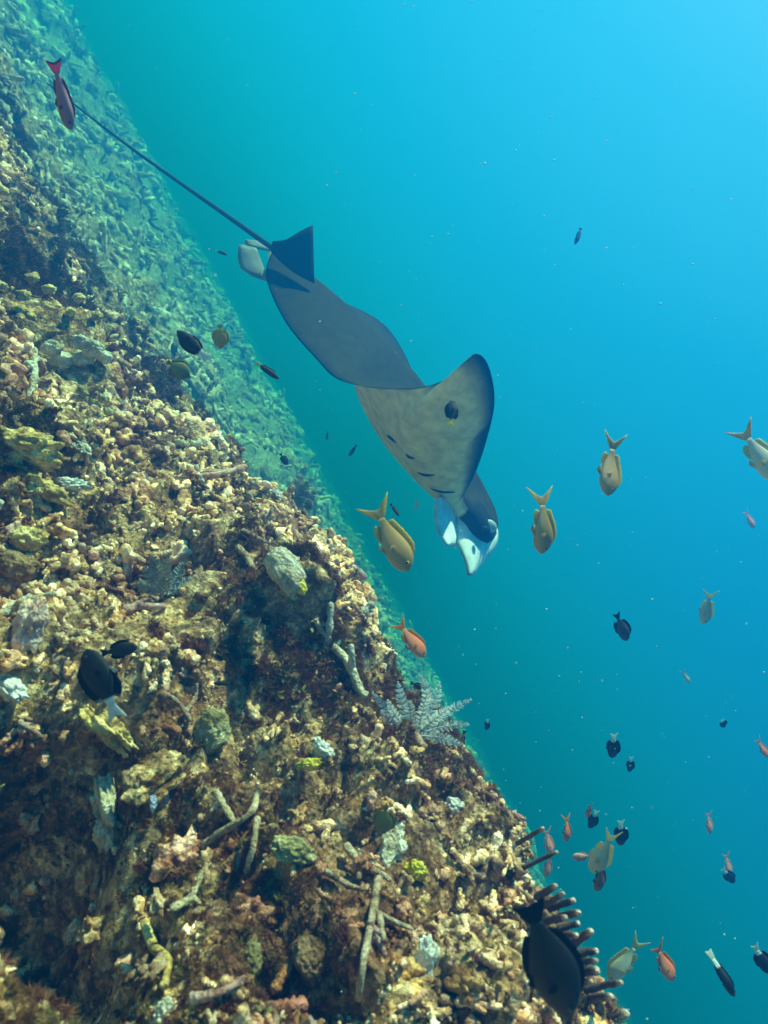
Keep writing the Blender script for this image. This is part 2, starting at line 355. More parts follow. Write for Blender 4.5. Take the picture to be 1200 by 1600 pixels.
def scatter(name, sources, P_, N_, size, mat, seed, up=.5, normal_jit=.6):
    """one object of countless pieces: geometry nodes put the source pieces on its points"""
    rg = np.random.default_rng(seed); n = len(P_)
    col = bpy.data.collections.new(name+'_pieces')
    for i, mb in enumerate(sources):
        m = mb.build(name+'_piece', mat); col.objects.link(bpy.data.objects.new('%s_piece_%02d' % (name, i), m))
    rot = np.zeros((n, 3), np.float32)
    for i in range(n):
        z = Vector(N_[i])*up+Vector((0, 0, 1-up))+Vector(rg.normal(0, normal_jit, 3)); q = z.to_track_quat('Z', 'X') @ Euler((0, 0, rg.uniform(0, 6.28))).to_quaternion()
        rot[i] = q.to_euler()[:]
    m = bpy.data.meshes.new(name); m.vertices.add(n); m.vertices.foreach_set('co', np.asarray(P_, np.float32).ravel())
    a = m.attributes.new('rot', 'FLOAT_VECTOR', 'POINT'); a.data.foreach_set('vector', rot.ravel())
    a = m.attributes.new('scl', 'FLOAT', 'POINT'); a.data.foreach_set('value', np.asarray(size, np.float32))
    a = m.attributes.new('pick', 'INT', 'POINT'); a.data.foreach_set('value', rg.integers(0, len(sources), n).astype(np.int32))
    o = obj(name, m); tr = bpy.data.node_groups.new(name, 'GeometryNodeTree')
    tr.interface.new_socket('Geometry', in_out='INPUT', socket_type='NodeSocketGeometry'); tr.interface.new_socket('Geometry', in_out='OUTPUT', socket_type='NodeSocketGeometry')
    gi = tr.nodes.new('NodeGroupInput'); go = tr.nodes.new('NodeGroupOutput'); ip = tr.nodes.new('GeometryNodeInstanceOnPoints'); ci = tr.nodes.new('GeometryNodeCollectionInfo')
    ci.inputs['Collection'].default_value = col; ci.inputs['Separate Children'].default_value = True; ci.inputs['Reset Children'].default_value = True
    mp = tr.nodes.new('GeometryNodeMeshToPoints'); tr.links.new(gi.outputs[0], mp.inputs[0])
    def na(nm, ty): x = tr.nodes.new('GeometryNodeInputNamedAttribute'); x.data_type = ty; x.inputs[0].default_value = nm; return x.outputs[0]
    tr.links.new(mp.outputs[0], ip.inputs['Points']); tr.links.new(ci.outputs[0], ip.inputs['Instance']); ip.inputs['Pick Instance'].default_value = True
    tr.links.new(na('pick', 'INT'), ip.inputs['Instance Index']); tr.links.new(na('rot', 'FLOAT_VECTOR'), ip.inputs['Rotation']); tr.links.new(na('scl', 'FLOAT'), ip.inputs['Scale'])
    tr.links.new(ip.outputs[0], go.inputs[0]); o.modifiers.new('pieces', 'NODES').node_group = tr
    return tag(o, kind='stuff')
flatP = GP.reshape(-1, 3); flatN = GN.reshape(-1, 3)
D = np.linalg.norm(flatP, axis=1); az = np.degrees(np.arctan2(flatP[:, 0], flatP[:, 1]))
inview = (np.abs(az) < 60) & (D > .38)
patch = fbm(flatP.astype(np.float32), 2.6, 3, 33); patch2 = fbm(flatP.astype(np.float32), 9, 3, 44)
def pick(n, mask, weight, seed):
    rg = np.random.default_rng(seed); ids = np.nonzero(mask)[0]; w_ = weight[ids]; return rg.choice(ids, n, replace=False, p=w_/w_.sum())
wgt_rub = np.clip(.35+patch*-2.2+patch2*1.2, .03, 2); wgt_alg = np.clip(.1+patch*3.0+patch2*1.5, .0, 2)
# the pieces keep clear of the corals that stand out
for ex, ey, er in ((95, 552, 85), (45, 492, 60), (150, 640, 30), (474, 922, 50), (335, 1142, 34), (482, 1192, 22), (437, 782, 22), (612, 1325, 36), (452, 1330, 40), (14, 1075, 36), (42, 975, 46), (44, 842, 28), (105, 760, 30), (128, 700, 20), (242, 486, 14),
                   (507, 1170, 24), (482, 1492, 34), (165, 1140, 45), (822, 1352, 60), (668, 1490, 30), (392, 1500, 28), (570, 1440, 22), (568, 1520, 20), (590, 1390, 18), (360, 1295, 22), (395, 1250, 18), (400, 1340, 16), (286, 1100, 24), (652, 1355, 18), (252, 1246, 24)):
    q_, _n = on_reef(ex, ey); k_ = (np.linalg.norm(flatP-np.array(q_), axis=1) < er*q_.y/FPX)
    wgt_rub[k_] = 0; wgt_alg[k_] *= .25; inview = inview & ~k_
rr = random.Random(5)
near = inview & (D < 3.4); farm = inview & (D >= 3.0) & (D < 16)
rg = np.random.default_rng(3)
i1 = pick(12000, near, wgt_rub, 1)
scatter('coral_rubble', [finger(rr, .036*rr.uniform(.5, 1.4), .0052*rr.uniform(.7, 1.6)) for _ in range(24)], flatP[i1]+flatN[i1]*.003, flatN[i1], rg.uniform(.35, 1.15, len(i1))*np.clip(D[i1]/1.1, .7, 1.6), M_CORAL, 1, .7, .4)
i2 = pick(15000, near, wgt_rub+.2, 2)
scatter('reef_gravel', [lump(rr, .007, 1.1, 3, .7) for _ in range(16)], flatP[i2]-flatN[i2]*.002, flatN[i2], (.30+.28*rg.pareto(2.6, len(i2))).clip(.3, 2.6)*np.clip(D[i2], .6, 2), M_CORAL, 2, .7, .5)
i6 = pick(26000, inview & (D < 2.2), wgt_rub*0+1, 6)
scatter('coral_grit', [lump(rr, .0042, 1.2, 2, .8) for _ in range(16)], flatP[i6], flatN[i6], (.4+.3*rg.pareto(2.6, len(i6))).clip(.4, 2.2)*np.clip(D[i6], .6, 2), M_CORAL, 6, .7, .6)
i7 = pick(800, near, wgt_rub*0+1, 7)
scatter('encrusted_lumps', [lump(rr, .030, 1.2, 4, .75) for _ in range(10)], flatP[i7]-flatN[i7]*.012, flatN[i7], (.35+.25*rg.pareto(2.8, len(i7))).clip(.3, .95)*np.clip(D[i7], .6, 1.4), M_CORAL, 7, .8, .35)
i3 = pick(34000, near, wgt_alg**1.6+.035, 3)
scatter('turf_algae', [tuft(rr, .0095, 100, .00032) for _ in range(12)], flatP[i3]-flatN[i3]*.001, flatN[i3], rg.uniform(.5, 1.6, len(i3))*np.clip(D[i3]/1.1, .55, 2), M_TURF, 3, .8, .35)
i5 = pick(6000, near, np.clip(patch2*3+.1, .0, 2)**1.5+.01, 5)
scatter('leafy_algae', [frond(rr, .013, 26) for _ in range(10)], flatP[i5]-flatN[i5]*.001, flatN[i5], rg.uniform(.4, 1.2, len(i5))*np.clip(D[i5]/1.1, .55, 2), M_LEAF, 5, .8, .35)
i4 = pick(12000, farm, np.clip(wgt_rub, .1, 2)+.2, 4)
scatter('distant_rubble', [lump(rr, .035, .9, 3) for _ in range(6)]+[finger(rr, .13, .011) for _ in range(8)], flatP[i4], flatN[i4], rg.uniform(.25, 1.15, len(i4))**2*np.clip(D[i4]/5, .6, 2)*1.25, M_FAR, 4, .7, .5)

# ------------------------------------------------------------------ the water itself
def haze_box():
    m = bpy.data.materials.new('sea_water'); m.use_nodes = True; t = m.node_tree; t.nodes.clear()
    v = t.nodes.new('ShaderNodeVolumePrincipled'); o = t.nodes.new('ShaderNodeOutputMaterial'); t.links.new(v.outputs[0], o.inputs['Volume'])
    v.inputs['Color'].default_value = (.005, .25, 1.0, 1); v.inputs['Density'].default_value = .265; v.inputs['Anisotropy'].default_value = .43
    v.inputs['Absorption Color'].default_value = (0.0, .55, .75, 1)
    x0, x1, y0, y1, z0, z1 = -110, 110, -110, 110, -6, 1.6
    V = [(x, y, z) for x in (x0, x1) for y in (y0, y1) for z in (z0, z1)]
    F = [(0, 1, 3, 2), (4, 6, 7, 5), (0, 4, 5, 1), (2, 3, 7, 6), (0, 2, 6, 4), (1, 5, 7, 3)]
    tag(obj('haze', mesh('haze', V, F, m, False)), kind='stuff')
haze_box()

# ------------------------------------------------------------------ the manta ray
def cr(pts, u):
    """Catmull-Rom through a list of tuples, u in 0..1"""
    n = len(pts)-1; f = min(max(u, 0), 1)*n; i = min(int(f), n-1); t = f-i
    a = np.array(pts[max(i-1, 0)], float); b = np.array(pts[i], float); c = np.array(pts[i+1], float); d = np.array(pts[min(i+2, n)], float)
    return .5*((2*b)+(c-a)*t+(2*a-5*b+4*c-d)*t*t+(3*b-3*c+d-a)*t**3)
MY = 2.5; MS = MY/4.0; KD = .0035*MS
def un(q): return RH(q[0], q[1], MY+q[2]*KD)
def mix3(a, b, t): return (a[0]+(b[0]-a[0])*t, a[1]+(b[1]-a[1])*t, a[2]+(b[2]-a[2])*t)
# station: spine (r,h), body thickness, near margin, near pull, far margin, thin-wing weight
ST = [
 ((-440, 56), 16, (-440, 48, -10), (-440, 50, -4), (-438, 56, 10), .2),
 ((-415, 68), 30, (-410, 20, -32), (-413, 44, -18), (-405, 70, 25), .8),
 ((-345, 97), 46, (-334, 12, -80), (-340, 56, -45), (-338, 93, 60), 1),
 ((-280, 119), 62, (-258, 26, -128), (-270, 70, -75), (-284, 130, 110), 1),
 ((-225, 136), 76, (-215, 40, -160), (-222, 78, -95), (-250, 146, 150), 1),
 ((-180, 146), 86, (-176, 84, -205), (-182, 38, -130), (-210, 150, 190), 1),
 ((-140, 152), 92, (-140, 150, -262), (-148, 18, -150), (-170, 146, 240), 1),
 ((-110, 156), 94, (-133, 206, -300), (-112, 8, -175), (-140, 128, 290), 1),
 ((-85, 158), 94, (-146, 243, -335), (-85, 6, -190), (-120, 112, 330), 1),
 ((-62, 160), 92, (-122, 255, -330), (-55, 10, -190), (-100, 108, 325), 1),
 ((-38, 160), 88, (-66, 236, -285), (-22, 22, -170), (-65, 115, 280), 1),
 ((-14, 158), 82, (-14, 190, -215), (5, 40, -140), (-30, 122, 210), 1),
 ((10, 156), 76, (22, 148, -140), (25, 66, -100), (5, 128, 140), .9),
 ((34, 156), 70, (40, 120, -74), (38, 90, -50), (30, 132, 74), .45),
 ((66, 154), 60, (72, 118, -62), (68, 110, -40), (66, 134, 62), .1),
 ((98, 146), 48, (106, 118, -56), (100, 116, -36), (98, 132, 56), 0),
 ((116, 136), 26, (122, 122, -40), (118, 124, -26), (116, 128, 40), 0)]
NU, NV = 110, 26
def manta_section(u):
    s = cr([a[0] for a in ST], u); T = cr([(a[1],) for a in ST], u)[0]*KD; E = cr([a[2] for a in ST], u); Q = cr([a[3] for a in ST], u); Fm = cr([a[4] for a in ST], u); w_ = float(np.clip(cr([(a[5],) for a in ST], u)[0], 0, 1))
    Sp = un((s[0], s[1], 0)); C = Sp-Vector((0, 0, T*.5)); return Sp, C, T, un(E), un(Q), un(Fm), w_
secs = [manta_section(i/(NU-1)) for i in range(NU)]
def mid_near(s, v): return s[1]*(1-v)**2+s[4]*2*v*(1-v)+s[3]*v*v
def mid_far(s, v): return s[1].lerp(s[5], v)+Vector((0, 0, .10*s[2]*v*(1-v)))
def thick(s, v, ): return s[2]*(s[6]*(max(1-v, 0)**2.1*(.9+.1*(1-v))+.03*math.sqrt(max(1-v, 0)))+(1-s[6])*math.sqrt(max(1-v*v, 0)))
MID = [[mid_near(s, j/NV) for j in range(NV+1)] for s in secs]; MIF = [[mid_far(s, j/NV) for j in range(NV+1)] for s in secs]
def nrm_grid(G, i, j):
    a = G[min(i+1, NU-1)][j]-G[max(i-1, 0)][j]; b = G[i][min(j+1, NV)]-G[i][max(j-1, 0)]; return a.cross(b).normalized()
dark = (.018, .020, .024); back = (.034, .030, .012); belly = (.95, .78, .42)
V = []; F = []; C = []
ring = 4*NV
for i in range(NU):
    s = secs[i]; loop = []; cl = []
    uu = i/(NU-1)
    for j in range(NV+1):                                  # far margin .. spine (dorsal), then spine .. near margin
        v = 1-j/NV; n = nrm_grid(MIF, i, NV-j); n = n if n.z > 0 else -n; n = (n*v+Vector((0, 0, 1))*(1-v)).normalized()
        loop.append(MIF[i][NV-j]+n*thick(s, v)*.5); cl.append(back if v < .9 else dark)
    for j in range(1, NV+1):
        v = j/NV; n = nrm_grid(MID, i, j); n = -n; n = (n*v+Vector((0, 0, 1))*(1-v)).normalized()
        loop.append(MID[i][j]+n*thick(s, v)*.5); cl.append(back if v < .9 else dark)
    for j in range(NV-1, -1, -1):                          # ventral, near margin back to the belly line
        v = j/NV; n = nrm_grid(MID, i, j); n = -n; n = (n*v+Vector((0, 0, 1))*(1-v)).normalized()
        e = min(max((v-.91)/.07, 0), 1) if .40 < uu < .78 else min(max((v-.97)/.03, 0), 1)*.6
        if .66 < uu < .80: e = max(e, min(max((v-.84)/.10, 0), 1))
        loop.append(MID[i][j]-n*thick(s, v)*.5); cl.append(mix3(belly, dark, e))
    for j in range(1, NV):
        v = j/NV; n = nrm_grid(MIF, i, j); n = n if n.z > 0 else -n; n = (n*v+Vector((0, 0, 1))*(1-v)).normalized()
        loop.append(MIF[i][j]-n*thick(s, v)*.5); cl.append(belly)
    assert len(loop) == ring, (len(loop), ring)
    if uu > .86:
        cl = [mix3(c, (.50, .53, .52), min((uu-.86)/.1, 1)*.9) if k > 2*NV+5 else (dark if k > NV+NV//2 else c) for k, c in enumerate(cl)]
    V += loop; C += cl
for i in range(NU-1):
    for k in range(ring):
        a, b = i*ring+k, i*ring+(k+1) % ring; F.append((a, a+ring, b+ring, b))
for i in (0, NU-1):
    c = sum((V[i*ring+k] for k in range(ring)), Vector())/ring+Vector((-.02 if i == 0 else .012, 0, 0))*MS; V.append(c); C.append(C[i*ring])
    for k in range(ring):
        q = (len(V)-1, i*ring+k, i*ring+(k+1) % ring); F.append(q if i == 0 else q[::-1])
M0 = un((-80, 120, 0))
manta = empty('manta_ray', M0)
tag(manta, 'large dark grey manta ray with raised wing and long thin tail gliding past the reef', 'manta ray')
def mpart(name, V, F, mat=M_MANTA, cols=None, col=None, smooth=True):
    V = [Vector(v)-M0 for v in V]
    return obj(name, mesh(name, V, F, mat, smooth, cols or [col]*len(V)), manta)
mb_ = mpart('body', V, F, cols=C)
bpy.context.view_layer.update()
def sheet(rows, thick_, cols=None):
    """closed thin solid from a grid of points (rows x cols), rim thinner than middle"""
    n, m = len(rows), len(rows[0]); V = []; F = []
    for sgn in (1, -1):
        for i in range(n):
            for j in range(m):
                a = rows[min(i+1, n-1)][j]-rows[max(i-1, 0)][j]; b = rows[i][min(j+1, m-1)]-rows[i][max(j-1, 0)]; nn = a.cross(b); nn = nn.normalized() if nn.length > 1e-12 else Vector((0, 1, 0))
                e = min(i+.6, n-.4-i, j+.35, m-.65-j); V.append(rows[i][j]+nn*sgn*thick_*min(1, .18+e*.3))
    k = n*m
    for i in range(n-1):
        for j in range(m-1):
            a, b, c, d = i*m+j, i*m+j+1, (i+1)*m+j+1, (i+1)*m+j; F.append((a, b, c, d)); F.append((d+k, c+k, b+k, a+k))
    rim = [j for j in range(m)]+[i*m+m-1 for i in range(1, n)]+[(n-1)*m+j for j in range(m-2, -1, -1)]+[i*m for i in range(n-2, 0, -1)]
    for q in range(len(rim)):
        a, b = rim[q], rim[(q+1) % len(rim)]; F.append((b, a, a+k, b+k))
    return V, F
# whip tail
tp = [(-430, 60, 0), (-452, 48, 5), (-520, 16, 15), (-600, -22, 30), (-690, -64, 45), (-770, -98, 60), (-842, -128, 72)]
pts = [un(cr(tp, i/40)) for i in range(41)]; rads = [.85*MS*max(.024*(1-i/40)**1.2*.7+.0055, .0055) for i in range(41)]
V, F = tube(pts, rads, 10); mpart('tail', V, F, col=(.035, .04, .045))
# dorsal fin, dark, at the root of the tail
g = []
for i in range(10):
    t = i/9; b = P(430+63*t, 384+50*t, MY-.02*MS); lead = P(493-2*t, 432, MY); 
    top = P(*cr([(432, 378), (452, 371), (472, 361), (487, 353)], min(t*1.0, 1))[:2], MY-.10)
    g.append([b.lerp(top, k/6)+Vector((0, .012*math.sin(k), 0)) for k in range(7)])
g2 = []
for i in range(10):                                  # rays run from the base to the swept trailing edge
    t = i/9; b = P(*(cr([(423, 392), (438, 409), (462, 428), (491, 443)], t)), MY-.09*MS); e = P(*(cr([(426, 377), (447, 374), (468, 362), (489, 352)], t)), MY-.12*MS)
    g2.append([b.lerp(e, k/7) for k in range(8)])
V, F = sheet(g2, .012); mpart('dorsal_fin', V, F, col=(.012, .012, .012))
for nm, b0, b1, e0, e1, yy in (('pelvic_fin', (400, 388), (420, 440), (374, 382), (379, 426), MY-.14*MS), ('pelvic_fin', (404, 378), (424, 392), (384, 374), (392, 386), MY+.12*MS)):
    g = []
    for i in range(8):
        t = i/7; b = P(b0[0]+(b1[0]-b0[0])*t, b0[1]+(b1[1]-b0[1])*t, yy+.05); bulge = math.sin(t*3.14)*6
        e = P(e0[0]+(e1[0]-e0[0])*t-bulge*.7, e0[1]+(e1[1]-e0[1])*t, yy)
        if t > .85: e = e.lerp(b, (t-.85)*2.5)
        g.append([b.lerp(e, k/6) for k in range(7)])
    V, F = sheet(g, .010); mpart(nm, V, F, col=(.24, .26, .24))
# cephalic fins, unrolled, pale inside
def paddle(name, axis, wid, Y0, curl, ca, cb, yslope=0.0, tilt=.22):
    g = []; cols = []
    n, m = 22, 12
    for i in range(n):
        t = i/(n-1); c = cr(axis, t); c2 = cr(axis, min(t+.02, 1)); c1 = cr(axis, max(t-.02, 0)); d = (c2-c1); d /= np.linalg.norm(d)+1e-9; nrm_ = np.array((-d[1], d[0])); wv = cr(wid, t)
        row = []
        for j in range(m):
            s = j/(m-1); o = wv[0]*(1-s)-wv[1]*s; q = c[:2]+nrm_*o; row.append(P(q[0], q[1], MS*(Y0+yslope*t+tilt*(s-.5)+curl*((s-.5)**2*4-.5))))
            cols.append(mix3(ca, cb, min(1, max(0, (t-.93)*9)+max(0, abs(s-.5)-.46)*8)))
        g.append(row)
    V, F = sheet(g, .012); mpart(name, V, F, cols=cols+cols)
paddle('cephalic_fin', [(736, 778), (742, 825), (744, 850), (741, 875), (734, 899)], [(-20, -20), (-34, -30), (-31, -30), (-19, -15), (-1, -1)][::1] and [(14, 16), (33, 33), (30, 31), (17, 14), (1, 1)], 3.93, .05, (.84, .92, .96), (.05, .06, .08), -.14)
paddle('cephalic_fin', [(694, 775), (699, 800), (703, 825), (705, 840), (704, 853)], [(12, 9), (20, 15), (19, 15), (14, 13), (5, 5)], 3.74, -.01, (.84, .92, 1.0), (.5, .6, .75), 0, .34)
# head details: the eye on its pale bulge, the dark mask and the gill slits under the wing
def on_obj(o, px, py, lift=0.0):
    d = P(px, py, 1.0).normalized(); mi = o.matrix_world.inverted(); o0 = mi @ Vector((0, 0, 0)); d0 = (mi.to_3x3() @ d).normalized()
    ok, loc, n, i = o.ray_cast(o0, d0)
    if not ok: return P(px, py, 3.85)
    return o.matrix_world @ loc-d*lift
def ellipsoid(c, ax, n1=14, n2=10, bump=0):
    V = []; F = []
    for i in range(n2+1):
        a = math.pi*i/n2
        for k in range(n1):
            b = 2*math.pi*k/n1; V.append(c+ax @ Vector((math.sin(a)*math.cos(b), math.sin(a)*math.sin(b), math.cos(a))))
    for i in range(n2):
        for k in range(n1): a, b = i*n1+k, i*n1+(k+1) % n1; F.append((a, b, b+n1, a+n1))
    return V, F
def strip(px, wd, lift=.006, o=mb_):
    pp = [on_obj(o, cr(px, i/14)[0], cr(px, i/14)[1], lift*.2) for i in range(15)]
    return tube(pp, [max(wd*math.sin(math.pi*(i+.7)/15.4), .001) for i in range(15)], 6)
ew = on_obj(mb_, 766, 822, 0)
V, F = ellipsoid(ew, Matrix(((.034, 0, .016), (0, .008, 0), (-.010, 0, .030)))*MS); mpart('eye_bulge', V, F, col=(.60, .68, .72))
V, F = ellipsoid(on_obj(mb_, 757, 826, .012), Matrix(((.014, 0, 0), (0, .012, 0), (0, 0, .018)))*MS); mpart('eye', V, F, col=(.03, .04, .06))
for px in ([(604, 680), (611, 684), (619, 692)], [(634, 709), (640, 714), (648, 716)], [(652, 738), (664, 742), (680, 742)], [(672, 763), (690, 768), (711, 769)]):
    V, F = strip(px, .0055); mpart('gill_slit', V, F, col=(.012, .02, .018))

# ------------------------------------------------------------------ fish
# outline tables: (x from tail root 0 to snout 1, top, bottom) in body lengths; half width factor
KINDS = {
 'anthias': dict(prof=[(0, .055, -.055), (.12, .075, -.075), (.3, .13, -.145), (.5, .19, -.20), (.68, .215, -.215), (.82, .185, -.19), (.92, .12, -.135), (.98, .05, -.07), (1, .012, -.03)], w=.42,
                 tail=dict(len=.38, fork=.72, spread=.30), dorsal=((.10, .80), .085, .5), anal=((.12, .40), .10, .3), pelvic=(.60, .17), pect=(.66, .20)),
 'slender': dict(prof=[(0, .045, -.045), (.12, .06, -.06), (.3, .10, -.10), (.5, .13, -.135), (.68, .145, -.145), (.82, .125, -.13), (.92, .085, -.09), (.98, .04, -.05), (1, .012, -.02)], w=.6,
                 tail=dict(len=.26, fork=.35, spread=.15), dorsal=((.10, .80), .04, .5), anal=((.12, .40), .04, .3), pelvic=(.60, .10), pect=(.66, .12)),
 'damsel': dict(prof=[(0, .065, -.065), (.12, .10, -.10), (.3, .185, -.18), (.5, .24, -.23), (.68, .235, -.225), (.82, .19, -.18), (.92, .14, -.13), (.98, .06, -.06), (1, .015, -.02)], w=.34,
                 tail=dict(len=.30, fork=.4, spread=.17), dorsal=((.10, .80), .10, .3), anal=((.12, .50), .12, .3), pelvic=(.62, .20), pect=(.66, .18)),
 'round': dict(prof=[(0, .07, -.07), (.10, .15, -.15), (.28, .30, -.29), (.5, .37, -.36), (.68, .34, -.33), (.82, .24, -.23), (.91, .13, -.12), (.97, .055, -.055), (1, .02, -.025)], w=.22,
                 tail=dict(len=.22, fork=.12, spread=.13), dorsal=((.06, .78), .09, .3), anal=((.06, .60), .09, .3), pelvic=(.62, .16), pect=(.68, .15)),
 'slim': dict(prof=[(0, .05, -.05), (.15, .07, -.07), (.35, .10, -.10), (.6, .125, -.125), (.8, .11, -.11), (.92, .075, -.075), (.98, .035, -.035), (1, .01, -.012)], w=.6,
                 tail=dict(len=.18, fork=.15, spread=.11), dorsal=((.10, .78), .04, .2), anal=((.12, .5), .035, .2), pelvic=(.66, .08), pect=(.72, .12)),
 'diamond': dict(prof=[(0, .05, -.05), (.08, .075, -.075), (.22, .145, -.135), (.42, .21, -.195), (.60, .215, -.20), (.78, .17, -.155), (.90, .105, -.095), (.97, .05, -.05), (1, .02, -.02)], w=.40,
                 tail=dict(len=.22, fork=.25, spread=.15), dorsal=((.10, .80), .05, .3), anal=((.12, .55), .05, .3), pelvic=(.62, .14), pect=(.66, .15)),
 'broad': dict(prof=[(0, .065, -.065), (.10, .10, -.10), (.25, .19, -.18), (.45, .255, -.24), (.65, .265, -.25), (.8, .225, -.21), (.90, .16, -.14), (.97, .08, -.07), (1, .025, -.03)], w=.36,
                 tail=dict(len=.24, fork=.28, spread=.22), dorsal=((.08, .80), .07, .3), anal=((.10, .55), .07, .3), pelvic=(.62, .16), pect=(.66, .17))}
def prof_at(pr, x):
    xs = [a[0] for a in pr]; i = 0
    while i < len(xs)-2 and x > xs[i+1]: i += 1
    u = (i+(x-xs[i])/(xs[i+1]-xs[i]))/(len(pr)-1); q = cr(pr, u); return q[1], q[2]
def fish_meshes(kind, pal, bend=0.0, spread=1.0):
    """meshes of one fish, body length 1 along +X (snout at .62, tail root at -.38)"""
    K = KINDS[kind]; body_c = pal['body']; res = {}
    def wob(v): x = v.x; q = max(.2-x, 0); v.y += bend*q*q; return v
    NX, NR = 28, 20; V = []; F = []; C = []
    for i in range(NX):
        x = (i/(NX-1)); x = x if i < NX-1 else .999; x = 1-(1-x)**1.25; t, b = prof_at(K['prof'], min(x, .999)); c = (t+b)/2; hh = max((t-b)/2, .006)
        wfac = K['w']*hh*(.55+.6*math.sin(min(x, 1)*math.pi*.80)); wfac = max(wfac, .006)
        for k in range(NR):
            a = 2*math.pi*k/NR; zz = math.sin(a); yy = math.cos(a); yy = math.copysign(abs(yy)**.85, yy)
            V.append(wob(Vector((x-.38, yy*wfac, c+zz*hh)))); C.append(body_c(x, zz))
    for i in range(NX-1):
        for k in range(NR): a, b = i*NR+k, i*NR+(k+1) % NR; F.append((a, b, b+NR, a+NR))
    for i in (0, NX-1):
        V.append(sum((V[i*NR+k] for k in range(NR)), Vector())/NR); C.append(C[i*NR])
        for k in range(NR): q = (len(V)-1, i*NR+(k+1) % NR, i*NR+k); F.append(q if i == 0 else q[::-1])
    res['body'] = mesh('fish_body', V, F, M_SKIN, True, C)
    def fin(name, rows, th, fc):
        rows = [[wob(q.copy()) for q in r] for r in rows]; V, F = sheet(rows, th); n, m = len(rows), len(rows[0])
        cs = [fc(i/(n-1), j/(m-1)) for i in range(n) for j in range(m)]; res[name] = mesh('fish_'+name, V, F, M_FIN, True, cs+cs)
    T = K['tail']; L = T['len']; rows = []
    for i in range(13):
        s = i/12*2-1; e = abs(s); ln = L*(1-T['fork']*(1-e**1.5)*.75); sp = T['spread']*spread*s*(.75+.25*e); z0 = s*.052
        z1 = sp; row = []
        for j in range(8):
            q = j/7; row.append(Vector((-.365-ln*q, .004*math.sin(s*9)*q, z0+(z1-z0)*(q**.9))))
        rows.append(row)
    fin('tail_fin', rows, .007, lambda a, b: pal['tail'](a*2-1, b))
    (x0, x1), hgt, lean = K['dorsal']; rows = []
    for i in range(16):
        q = i/15; x = x0+(x1-x0)*q; t = prof_at(K['prof'], x)[0]; e = hgt*min(1, (q*9)**.7+.25)*min(1, ((1-q)*5)**.6+.1)*(1.15-.25*q)*(1+.07*(-1)**i*(q > .35)); rows.append([Vector((x-.38-e*lean*j/5, 0, t-.012+(e+.012)*j/5)) for j in range(6)])
    fin('dorsal_fin', rows, .005, lambda a, b: pal['fin'](a, b))
    (x0, x1), hgt, lean = K['anal']; rows = []
    for i in range(9):
        q = i/8; x = x0+(x1-x0)*q; t = prof_at(K['prof'], x)[1]; e = hgt*math.sin(math.pi*min(q*.8+.22, 1))**.7; rows.append([Vector((x-.38-e*(lean+.4*(1-q))*j/5, 0, t+.012-(e+.012)*j/5)) for j in range(6)])
    fin('anal_fin', rows, .005, lambda a, b: pal['fin'](a, b))
    px, pl = K['pelvic']; bz = prof_at(K['prof'], px)[1]
    for sg, nm in ((1, 'pelvic_fin'), (-1, 'pelvic_fin_')):
        rows = [[Vector((px-.38-.02*i-pl*(.75+.05*i)*j/5, sg*(.02+.03*j/5), bz+.02-(pl*.45-.012*i)*j/5*1.0)) for j in range(6)] for i in range(5)]
        fin(nm, rows, .004, lambda a, b: pal['fin'](a, b))
    px, pl = K['pect']; hw = K['w']*(prof_at(K['prof'], px)[0])*.95
    for sg, nm in ((1, 'pectoral_fin'), (-1, 'pectoral_fin_')):
        rows = [[Vector((px-.38-.7*pl*math.cos(an)*j/5*(1 if i not in (0, 6) else .85), sg*(hw+.22*pl*j/5), -.03-.7*pl*math.sin(an)*j/5)) for j in range(6)] for i, an in enumerate([k*.17-.15 for k in range(7)])]
        fin(nm, rows, .003, lambda a, b: pal.get('pect', pal['fin'])(a, b))
    ex = .88 if kind != 'slim' else .90; t, b = prof_at(K['prof'], ex); hh = (t-b)/2; wy = K['w']*hh*(.55+.6*math.sin(ex*math.pi*.8))
    for sg, nm in ((1, 'eye'), (-1, 'eye_')):
        c = Vector((ex-.38, sg*wy*.93, (t+b)/2+hh*.28)); V, F = ellipsoid(c, Matrix(((.036, 0, 0), (0, 0, .016), (0, .036, 0))), 12, 6)
        cs = [(.012, .012, .016) if abs(v.x-c.x)**2+abs(v.z-c.z)**2 < .021**2 else pal.get('iris', (.5, .45, .12)) for v in V]; res[nm] = mesh('fish_eye', V, F, M_EYE, True, cs)
    return res
M_EYE = tint_material('fish_eye', .15, .6, 10, 0, .05)
def const(c): return lambda a, b: c
def two(c1, c2, x0, soft=.04):
    return lambda x, z: mix3(c2, c1, float(np.clip((x-x0)/soft, 0, 1)))
def countershade(top, mid_, bot): return lambda x, z: mix3(mid_, top, max(z, 0)) if z > 0 else mix3(mid_, bot, -z)
def edged(inner, rim, at=.7): return lambda a, b: mix3(inner, rim, float(np.clip((abs(a)-at)/.15, 0, 1)))
